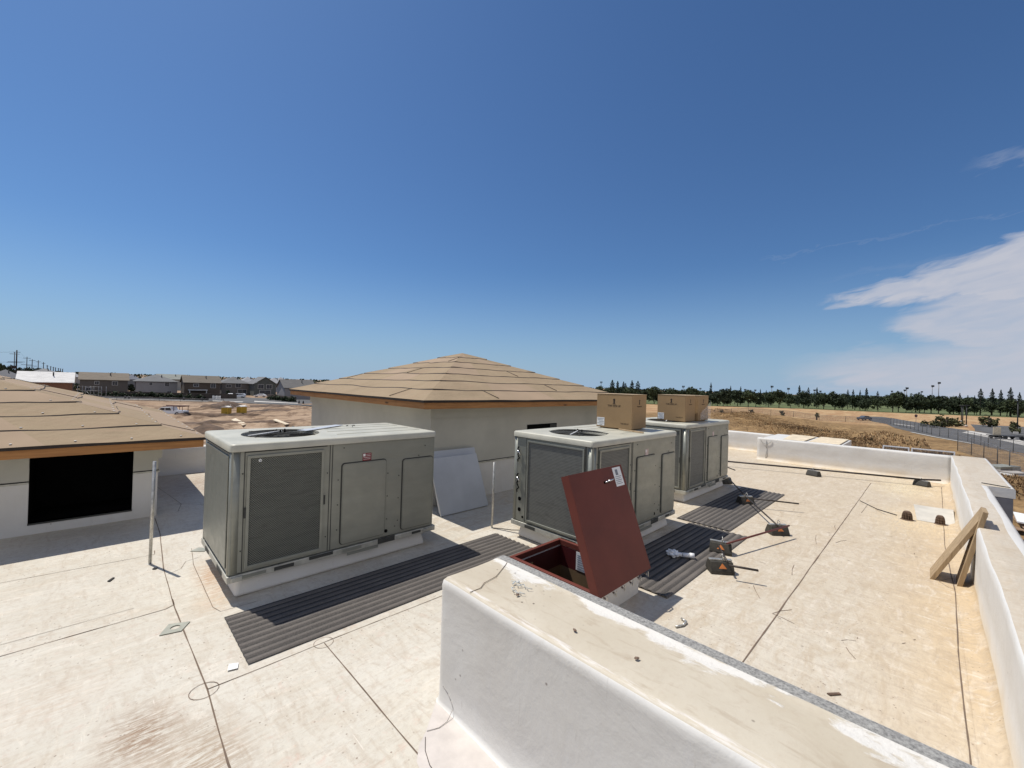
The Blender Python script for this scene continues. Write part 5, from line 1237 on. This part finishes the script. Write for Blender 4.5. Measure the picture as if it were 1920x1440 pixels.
# ------------------------------------------------------------------ chain link fences
def fence(label, pts, h, step, posts=True):
    t = thing('chain_link_fence', label, 'fence', (pts[0][0], pts[0][1], GZ)); O = Vector((pts[0][0], pts[0][1], GZ)); n_post = 0
    P = []
    for (a, b_) in zip(pts[:-1], pts[1:]):
        L = math.hypot(b_[0]-a[0], b_[1]-a[1]); k = max(1, int(L/step))
        for i in range(k): P.append((a[0]+(b_[0]-a[0])*i/k, a[1]+(b_[1]-a[1])*i/k))
    P.append(pts[-1]); Z = [HT(*q) for q in P]
    bm = new()
    for i in range(len(P)-1):
        a = Vector((*P[i], Z[i]))-O; b_ = Vector((*P[i+1], Z[i+1]))-O
        poly(bm, [a, b_, b_+Vector((0, 0, h)), a+Vector((0, 0, h))])
    obj('wire_mesh', bm, 'chain', t, fix=False)
    bm = new()
    for i in range(len(P)-1):
        a = Vector((*P[i], Z[i]+h))-O; b_ = Vector((*P[i+1], Z[i+1]+h))-O; tube(bm, a, b_, .03, .03, 5)
    obj('top_rail', bm, 'lampsteel', t)
    for i, q in enumerate(P[:90]):
        bm = new(); a = Vector((*q, Z[i]-.2))-O; tube(bm, a, a+Vector((0, 0, h+.3)), .045, .045, 6); obj('fence_post', bm, 'lampdark', t)
    return t
fence('grey chain link fence following the near side of the road bend', [(169.4, 8.3), (152, 3.6), (135, -.3), (121.4, -5.3), (110, -7.2), (100, -10.5), (84, -16)], 2.0, 3.0)
fence('chain link fence crossing the dry field behind the saplings', [(128, 55), (149.2, 41.5), (159, 31), (166.6, 18.7), (169.4, 8.3)], 1.8, 6.0)
fence('nearer chain link fence at right beyond the parapet corner', [(98, -3.2), (92, -4.4), (85, -5.2), (78.3, -5.9), (73, -6.4), (66, -7.4), (56, -8.6)], 2.6, 4.6)
fence('low wire fence along the dirt lot at left', [tuple(at(px, d)[:2]) for px, d in ((180, 128), (300, 130), (420, 131))], 1.2, 6)

# ------------------------------------------------------------------ houses
GL = plain('window_glass', (.05, .055, .065), .15); MT['glass'] = GL; MT['trim'] = plain('white_trim', (.55, .55, .54), .7)
def wallm(c): return plain('house_wall', c, .9, var=.05, scale=.5)
def roofm(c): return plain('house_roof', c, .9, var=.15, scale=1.2, c2=tuple(x*.75 for x in c), stretch=(.4, .4, 5))
def house(label, pxl, pxr, dep, eave, ridge, wc, rc, kind='gable', depth=11, wins=(), rot=0, porch=None, group='houses beyond the dirt lot'):
    c0 = at((pxl+pxr)/2, dep); xs = []          # streets run parallel to our own building
    for px in (pxl, pxr): d_ = FH+RH*((px-960)/FOC); xs.append(d_.x/d_.y*c0.y)
    Wd = xs[1]-xs[0]; mid = Vector(((xs[0]+xs[1])/2, c0.y+depth/2, 0))
    t = thing('house', label, 'house', (mid.x, mid.y, GZ), rot, group); hw, hd = Wd/2, depth/2
    bm = new(); box(bm, -hw, hw, -hd, hd, 0, eave)
    if kind == 'gable':
        for s in (-1, 1):
            b2 = bmesh.new(); q = [b2.verts.new(p) for p in ((s*hw*.999, -hd, eave), (s*hw*.999, hd, eave), (s*hw*.999, 0, ridge))]; b2.faces.new(q); merge(bm, b2)
    if kind == 'front':
        b2 = bmesh.new(); q = [b2.verts.new(p) for p in ((-hw, -hd*.999, eave), (hw, -hd*.999, eave), (0, -hd*.999, ridge))]; b2.faces.new(q); merge(bm, b2)
    obj('wall', bm, wallm(wc), t); o = .5; bm = new(); th = .15
    def slab(pts):
        b2 = bmesh.new(); lo = [b2.verts.new(p) for p in pts]; hi = [b2.verts.new((p[0], p[1], p[2]+th)) for p in pts]; n = len(pts); b2.faces.new(lo[::-1]); b2.faces.new(hi)
        for i in range(n): b2.faces.new((lo[i], lo[(i+1) % n], hi[(i+1) % n], hi[i]))
        merge(bm, b2)
    e = eave-.1; X, Y = hw+o, hd+o
    if kind == 'gable': slab([(-X, -Y, e), (X, -Y, e), (X, 0, ridge), (-X, 0, ridge)]); slab([(-X, 0, ridge), (X, 0, ridge), (X, Y, e), (-X, Y, e)])
    elif kind == 'front': slab([(-X, -Y, e), (0, -Y, ridge), (0, Y, ridge), (-X, Y, e)]); slab([(0, -Y, ridge), (X, -Y, e), (X, Y, e), (0, Y, ridge)])
    else:
        k = max(0, X-Y) if X > Y else 0
        slab([(-X, -Y, e), (X, -Y, e), (k, 0, ridge), (-k-.01, 0, ridge)]); slab([(-X, Y, e), (X, Y, e), (k, 0, ridge), (-k-.01, 0, ridge)][::-1]); slab([(-X, Y, e), (-X, -Y, e), (-k-.01, 0, ridge)]); slab([(X, -Y, e), (X, Y, e), (k, 0, ridge)])
    rf = obj('roof', bm, roofm(rc), t)
    bm = new(); tube(bm, (hw*.25, -hd*.4, eave+.5), (hw*.25, -hd*.4, ridge+.1), .18, .18, 6); obj('vent_pipe', bm, 'lampdark', rf)
    for (u, z0, w_, h_) in wins:
        bm = new(); x = -hw+u*Wd; q = -hd-.06; box(bm, x-w_/2-.12, x+w_/2+.12, q, -hd-.001, z0-.12, z0+h_+.12); f = obj('window', bm, 'trim', t)
        bm = new(); box(bm, x-w_/2, x-.03, q-.02, q-.002, z0, z0+h_); box(bm, x+.03, x+w_/2, q-.02, q-.002, z0, z0+h_); obj('pane', bm, 'glass', f)
    if porch:
        u0, u1, z = porch; bm = new(); box(bm, -hw+u0*Wd, -hw+u1*Wd, -hd-2.2, -hd-.002, z, z+.35); 
        for u in (u0+.03, u1-.03): box(bm, -hw+u*Wd-.15, -hw+u*Wd+.15, -hd-2.1, -hd-1.8, 0, z)
        obj('porch', bm, 'trim', t)
    return t
GB = (.16, .13, .10)
house('large two storey house with a bright white underlay roof and brown sheathed walls', 33, 136, 128, 4.9, 8.0, (.20, .10, .06), (.80, .78, .74), 'gable', 9, rot=0)
house('grey roofed house just behind the white roofed one', 48, 112, 190, 7.0, 9.5, (.2, .19, .18), (.22, .22, .22), 'hip', 12)
house('grey house roof at the extreme left behind the hipped roof', -30, 38, 165, 5.0, 8.4, (.16, .15, .15), (.13, .13, .14), 'hip', 14)
house('wide brown grey two storey house right of the white roofed one', 150, 240, 160, 5.6, 8.3, (.115, .105, .095), (.20, .165, .125), 'gable', 10, ((.34, 3.9, 1.1, 1.1), (.72, 3.7, 1.4, 1.4), (.18, 1.0, 1.6, 1.6)))
house('blue grey house peeping out behind the wide brown grey one', 236, 262, 215, 5.4, 8.0, (.14, .16, .18), (.15, .16, .19), 'hip', 9)
house('light grey two storey house with a hipped roof', 255, 333, 172, 5.4, 8.1, (.33, .32, .32), (.17, .17, .17), 'hip', 12, ((.35, 3.9, .9, 1.1), (.74, 3.6, 1.3, 1.5), (.80, .6, 1.3, .9)))
house('house with a pale green grey roof behind the light grey one', 296, 350, 225, 6.0, 8.6, (.3, .31, .30), (.27, .28, .25), 'gable', 9)
house('dark brown two storey house with a gable end and white porch rail', 346, 413, 176, 5.4, 8.3, (.105, .08, .06), (.17, .145, .115), 'gable', 10, ((.32, 3.8, 1.6, 1.1), (.80, 3.4, 1.6, 1.8)), porch=(.10, .62, 2.2))
house('beige grey two storey house with white cars in front', 416, 467, 190, 5.4, 8.3, (.15, .14, .13), (.15, .15, .15), 'hip', 12, ((.25, 3.6, 1.8, 1.2), (.60, 3.6, 2.0, 1.8), (.75, .4, 3.4, 2.2)))
house('dark grey green two storey house with a front gable', 477, 518, 190, 5.4, 8.6, (.085, .095, .09), (.16, .16, .16), 'front', 12, ((.3, 3.4, 2.2, 1.8), (.68, 3.4, 2.2, 1.8), (.5, .3, 4.4, 2.3)))
house('brown grey house half hidden by the central hipped roof', 534, 592, 168, 4.6, 7.8, (.26, .25, .25), (.14, .135, .13), 'gable', 10, ((.2, 3.2, 1.2, 1.2),))
for k, (a, b_, d, r, lab) in enumerate(((452, 484, 240, 8.6, 'tiny pale roof between the beige and the dark green houses'), (500, 536, 250, 8.3, 'tiny pale roof right of the dark green house'), (515, 545, 300, 8.9, 'most distant pale roof behind the right hand houses'), (118, 152, 260, 8.2, 'dark distant roof right of the white roofed house'))):
    house(lab, a, b_, d, 5.2, r, (.3, .3, .3), (.32, .32, .33), 'hip', 10)
# block wall and shrubs in front of the houses
def pwall(label, pts, h, mat, th=.3):
    bm = new(); Q = [at(*q) for q in pts]
    for a, b_ in zip(Q[:-1], Q[1:]):
        d = (b_-a).normalized(); n_ = Vector((-d.y, d.x, 0))*th/2; b2 = bmesh.new()
        vs = [b2.verts.new((v.x, v.y, z)) for z in (GZ, GZ+h) for v in (a-n_, b_-n_, b_+n_, a+n_)]
        for f in ((3, 2, 1, 0), (4, 5, 6, 7), (0, 1, 5, 4), (1, 2, 6, 5), (2, 3, 7, 6), (3, 0, 4, 7)): b2.faces.new([vs[i] for i in f])
        merge(bm, b2)
    return tag(obj('block_wall', bm, mat), label, 'garden wall', 'garden walls in front of the houses')
MT['bwall'] = plain('dark_block_wall', (.095, .075, .06), .95, var=.2, scale=.6)
pwall('long dark block wall in front of the houses at left', ((100, 150), (280, 150), (398, 154), (445, 158)), 1.9, 'bwall'); pwall('shorter dark block wall right of the white cars', ((503, 170), (530, 160), (556, 150)), 1.7, 'bwall')
HS = broad(41, 330, 2.4, 1.8, .1, 'leafd', .24); HS.name = 'hedge_shrub'; rg = random.Random(8)
for k in range(24):
    px = 150+k*12.5+rg.uniform(-3, 3) if k < 19 else 506+(k-19)*10; d = 147 if k < 19 else 160-(k-19)*3; p = at(px, d); s = rg.uniform(.7, 1.3)
    plant(HS, p.x, p.y, k*1.7, (s*1.2, s*1.2, s), 'dark shrub by the garden walls in front of the houses, %s from the left' % ordl(k+1), 'shrub', 'dark shrubs along the garden walls')
HS2 = broad(43, 500, 4.5, 5, .8, 'leafd', .3); HS2.name = 'garden_tree'
for (px, d, s, lab) in ((268-22, 168, .9, 'small garden tree between the brown grey and light grey houses'), (428, 178, .55, 'small garden tree left of the beige house'), (142, 172, .8, 'garden tree between the white roofed and brown grey houses')):
    p = at(px, d); plant(HS2, p.x, p.y, px, s, lab, 'tree', None)
# scaffolding at the white roofed house
p = at(146, 131); t = thing('scaffold', 'light scaffold frame at the corner of the white roofed house', 'scaffold', (p.x, p.y, GZ), FACE)
for (xx) in (0, 2.6, 5.2, 7.6):
    bm = new(); tube(bm, (xx, 0, 0), (xx, 0, 4.0), .07, .07, 6); tube(bm, (xx, 1.5, 0), (xx, 1.5, 4.0), .07, .07, 6); obj('upright', bm, 'lampsteel', t)
bm = new()
for z in (1.3, 2.6, 3.9): tube(bm, (0, 0, z), (7.6, 0, z), .06, .06, 5)
tube(bm, (0, 0, .2), (2.6, 0, 2.6), .05, .05, 5); tube(bm, (5.2, 0, .2), (2.6, 0, 2.6), .05, .05, 5); obj('brace_rail', bm, 'lampsteel', t)
bm = new(); box(bm, -2, 1.5, -.4, .5, .3, .5); obj('platform', bm, 'paper', t)

# ------------------------------------------------------------------ vehicles and site things
MT['carwhite'] = plain('white_car_paint', (.78, .78, .78), .3, var=.03, scale=.5); MT['carblue'] = plain('grey_blue_car_paint', (.10, .12, .15), .3, .2); MT['tyre'] = plain('tyre_rubber', (.02, .02, .02), .85); MT['rim'] = plain('wheel_rim', (.5, .5, .5), .35, .6)
def vehicle(label, cat, name, loc, rz, L, Wd, prof, glass, paint, wheels, wr=.34, extra=None):
    """prof: side outline (x,z), glass: list of side window outlines"""
    t = thing(name, label, cat, loc, rz)
    bm = new(); b2 = bmesh.new(); A = [b2.verts.new((x, -Wd/2, z)) for x, z in prof]; B = [b2.verts.new((x, Wd/2, z)) for x, z in prof]; n = len(prof)
    for v in A+B:
        if v.co.z > 1.0: v.co.y *= .84
    b2.faces.new(A); b2.faces.new(B[::-1])
    for i in range(n): b2.faces.new((A[(i+1) % n], A[i], B[i], B[(i+1) % n]))
    bmesh.ops.bevel(b2, geom=b2.edges[:], offset=.05, segments=2, affect='EDGES'); merge(bm, b2); obj('body', bm, paint, t)
    for s in (-1, 1):
        bm = new()
        for w_ in glass: poly(bm, [(x, s*(Wd/2*(.965 if z < 1.05 else .86))+s*.012, z) for x, z in w_])
        obj('side_window', bm, 'glass', t, fix=False)
    for x in wheels:
        for s in (-1, 1):
            bm = new(); tube(bm, (x, s*(Wd/2-.22), wr), (x, s*(Wd/2+.01), wr), wr, wr, 16); w_ = obj('wheel', bm, 'tyre', t); bm = new(); tube(bm, (x, s*(Wd/2+.012), wr), (x, s*(Wd/2+.03), wr), wr*.6, wr*.5, 12); obj('rim', bm, 'rim', w_)
    return t
TP = [(-3.2, .45), (-3.25, .95), (-1.55, 1.12), (-1.0, 1.72), (.9, 1.80), (1.15, 1.15), (3.15, 1.12), (3.2, .5)]
p = at(319, 83); t = vehicle('white crew cab pickup truck with a ladder rack parked on the dirt lot', 'pickup truck', 'pickup_truck', (p.x, p.y, GZ+.15), FACE+.1, 6.4, 2.0, TP, [[(-1.35, 1.15), (-.9, 1.62), (-.25, 1.66), (-.25, 1.15)], [(-.12, 1.15), (-.12, 1.66), (.75, 1.68), (.95, 1.15)]], 'carwhite', (-2.1, 2.1), .42)
bm = new(); poly(bm, [(-1.53, -.78, 1.16), (-1.06, -.72, 1.70), (-1.06, .72, 1.70), (-1.53, .78, 1.16)]); obj('windscreen', bm, 'glass', t, fix=False)
bm = new()
for s in (-.85, .85):
    tube(bm, (-.6, s, 1.95), (3.1, s, 1.95), .05, .05, 6)
    for x in (1.4, 3.0): tube(bm, (x, s, 1.1), (x, s, 1.93), .05, .05, 6)
for x in (-.5, .6, 1.8, 3.0): tube(bm, (x, -.85, 1.95), (x, .85, 1.95), .05, .05, 6)
box(bm, -.4, 3.6, -.3, .3, 2.0, 2.14); obj('ladder_rack', bm, plain('rack_brown', (.12, .05, .04), .7), t)
SP = [(-2.2, .35), (-2.25, .8), (-1.2, .95), (-.5, 1.42), (1.0, 1.42), (1.9, .98), (2.25, .9), (2.25, .38)]; SG = [[(-1.0, .97), (-.45, 1.33), (.2, 1.34), (.2, .97)], [(.3, .97), (.3, 1.34), (.95, 1.33), (1.5, .98)]]
VP = [(-2.3, .38), (-2.35, .95), (-1.4, 1.05), (-.8, 1.68), (1.9, 1.72), (2.3, 1.1), (2.3, .42)]; VG = [[(-1.15, 1.08), (-.72, 1.58), (.2, 1.6), (.2, 1.08)], [(.32, 1.08), (.32, 1.6), (1.75, 1.6), (2.05, 1.1)]]
for (px, d, r_a, P_, G_, pt, nm, lab) in ((433, 171, 2.2, SP, SG, 'carwhite', 'parked_car', 'low white car at left of the pair in front of the beige house'), (449, 166, .2, VP, VG, 'carwhite', 'parked_car', 'taller white car at right of the pair in front of the beige house'), (489, 176, .3, SP, SG, 'carwhite', 'parked_car', 'white car in the driveway of the dark green house'),
        (1622, 142, .15, [(x*.95, z*1.08) for x, z in SP], [[(x*.95, z*1.08) for x, z in w_] for w_ in SG], 'carblue', 'parked_car', 'grey blue car on the road behind the dry mound')):
    p = at(px, d); vehicle(lab, 'car', nm, (p.x, p.y, GZ+.1), FACE+r_a, 4.4, 1.8, P_, G_, pt, (-1.4, 1.4), .33)
# portable toilets
MT['toilet'] = plain('yellow_plastic', (.50, .32, .025), .6, var=.06); MT['toiletroof'] = plain('pale_plastic', (.7, .66, .6), .6)
def toilet(label, px, dep, rz):
    p = at(px, dep); t = thing('portable_toilet', label, 'portable toilet', (p.x, p.y, HT(p.x, p.y)), FACE+rz, 'yellow portable toilets')
    bm = new(); box(bm, -.7, .7, -.65, .65, .1, 2.05, .06); box(bm, -.75, .75, -.7, .7, 0, .12); obj('cabin', bm, 'toilet', t)
    bm = new(); box(bm, -.46, .46, -.675, -.652, .18, 1.92, .01); d = obj('door', bm, plain('yellow_door', (.42, .27, .02), .6), t); bm = new(); box(bm, .30, .38, -.70, -.68, .95, 1.12); obj('handle', bm, 'gap', d)
    bm = new(); b2 = bmesh.new(); P_ = [(-.76, 2.04), (-.70, 2.16), (0, 2.36), (.70, 2.16), (.76, 2.04)]; A = [b2.verts.new((x, -.72, z)) for x, z in P_]; B = [b2.verts.new((x, .72, z)) for x, z in P_]; b2.faces.new(A); b2.faces.new(B[::-1])
    for i in range(5): b2.faces.new((A[(i+1) % 5], A[i], B[i], B[(i+1) % 5]))
    merge(bm, b2); obj('roof', bm, 'toiletroof', t)
    bm = new(); tube(bm, (.5, .5, 2.0), (.5, .5, 2.6), .05, .05, 6); obj('vent_pipe', bm, 'toiletroof', t)
toilet('left yellow portable toilet on the dirt lot', 426.5, 87, .1); toilet('right yellow portable toilet on the dirt lot', 455, 88, -.35)
p = at(407, 141); t = thing('road_barricade', 'white slatted barricade at the end of the street by the houses', 'barricade', (p.x, p.y, GZ), FACE)
bm = new()
for z in (.4, .9, 1.4): box(bm, -1.4, 1.4, -.05, .05, z, z+.28)
obj('slat', bm, 'paper', t)
for x in (-1.2, 0, 1.2): bm = new(); box(bm, x-.08, x+.08, .06, .16, 0, 1.8); obj('support', bm, 'paper', t)
for (px, d) in ((236, 136), (243, 135), (380, 139), (562, 140), (570, 138), (346, 138)):
    p = at(px, d); t = thing('traffic_drum', 'small dark marker post by the houses standing at '+{236: 'the far left', 243: 'the right of the far left one', 380: 'the barricade', 562: 'the left of the central tower eave', 570: 'the central tower eave', 346: 'the brown house'}[px], 'marker post', (p.x, p.y, GZ), 0, 'small dark marker posts')
    bm = new(); tube(bm, (0, 0, 0), (0, 0, 1.1), .28, .2, 8); obj('marker_body', bm, 'lampdark', t); bm = new(); box(bm, -.4, .4, -.4, .4, 0, .08); obj('marker_foot', bm, 'lampdark', t)
# trailer at right
p = at(1886, 89); t = thing('utility_trailer', 'flat utility trailer with a beige upright board by the road', 'trailer', (p.x, p.y, GZ+.05), FACE-.18)
bm = new(); box(bm, -2.6, 2.4, -1, 1, .62, .78, .02); obj('deck', bm, 'lampdark', t)
bm = new(); box(bm, -2.3, -.9, -.3, -.2, .80, 2.5, .02); obj('upright_board', bm, 'ply', t)
bm = new(); box(bm, 2.4, 4.2, -.05, .05, .5, .6); obj('tow_bar', bm, 'lampdark', t)
for x in (-1.6, -.7, 2.2):
    for y in (-1, 1): bm = new(); tube(bm, (x, y-.1, .38), (x, y+.1, .38), .38, .38, 12); w_ = obj('wheel', bm, 'tyre', t)
p = at(1908, 104); bm = new(); prism(bm, [(-.5, -.4), (.5, -.4), (.5, .4), (-.5, .4)], 0, .5); o = obj('concrete_block', bm, 'conc'); o.location = (p.x+1, p.y, GZ); tag(o, 'white concrete block at the foot of the right street lamp', 'concrete block')
# material stacks and scrap beside the building at right
MT['scrap1'] = plain('old_lumber', (.30, .19, .11), .9, var=.25, scale=2); MT['scrap2'] = plain('grey_lumber', (.36, .33, .30), .9, var=.2, scale=2)
def stack(label, px, dep, L, Wd, rz, cols, grp='material stacks at the right'):
    p = at(px, dep); t = thing('material_stack', label, 'material stack', (p.x, p.y, HT(p.x, p.y)), FACE+rz, grp); z = .05
    for k, (h, mt) in enumerate(cols):
        bm = new(); s = 1-.04*(k % 3); box(bm, -L/2*s, L/2*s, -Wd/2*s, Wd/2*s, z, z+h, .02); obj('layer', bm, mt, t); z += h+.03
    return t
stack('low stack of pale and dark panels left of the other one, beyond the parapet corner', 1882, 47, 3.6, 1.6, .25, ((.35, 'gap'), (.25, 'scrap2'), (.25, 'padmetal')))
stack('low stack of pale and dark panels near the right edge, beyond the parapet corner', 1908, 44, 2.6, 1.5, .1, ((.35, 'dark'), (.22, 'paper'), (.1, 'scrap2')))
rg = random.Random(12); labs = {}
for k in range(26):
    dep = rg.uniform(9.5, 27); px = rg.uniform(1905, 2030) if dep < 18 else rg.uniform(1878, 1960); p = at(px, dep); L = rg.uniform(.8, 3.0)
    bm = new(); box(bm, -L/2, L/2, -rg.uniform(.05, .28), rg.uniform(.05, .28), 0, rg.uniform(.03, .10)); mt_ = rg.choice(['scrap1', 'scrap2', 'scrap1', 'fascia_x', 'paper', 'dark']); o = obj('scrap_board', bm, mt_); o.location = (p.x, p.y, HT(p.x, p.y)+rg.uniform(.04, .22)); o.rotation_euler = (rg.uniform(-.1, .1), rg.uniform(-.15, .15), rg.uniform(-.7, .9))
    labs[mt_] = labs.get(mt_, 0)+1; tag(o, '%s board in the scrap heap beside the building at lower right, %s laid' % ({'scrap1': 'old brown', 'scrap2': 'weathered grey', 'fascia_x': 'orange brown', 'paper': 'white', 'dark': 'blackened'}[mt_], ordl(labs[mt_])), 'scrap board', 'scrap boards heaped beside the building')
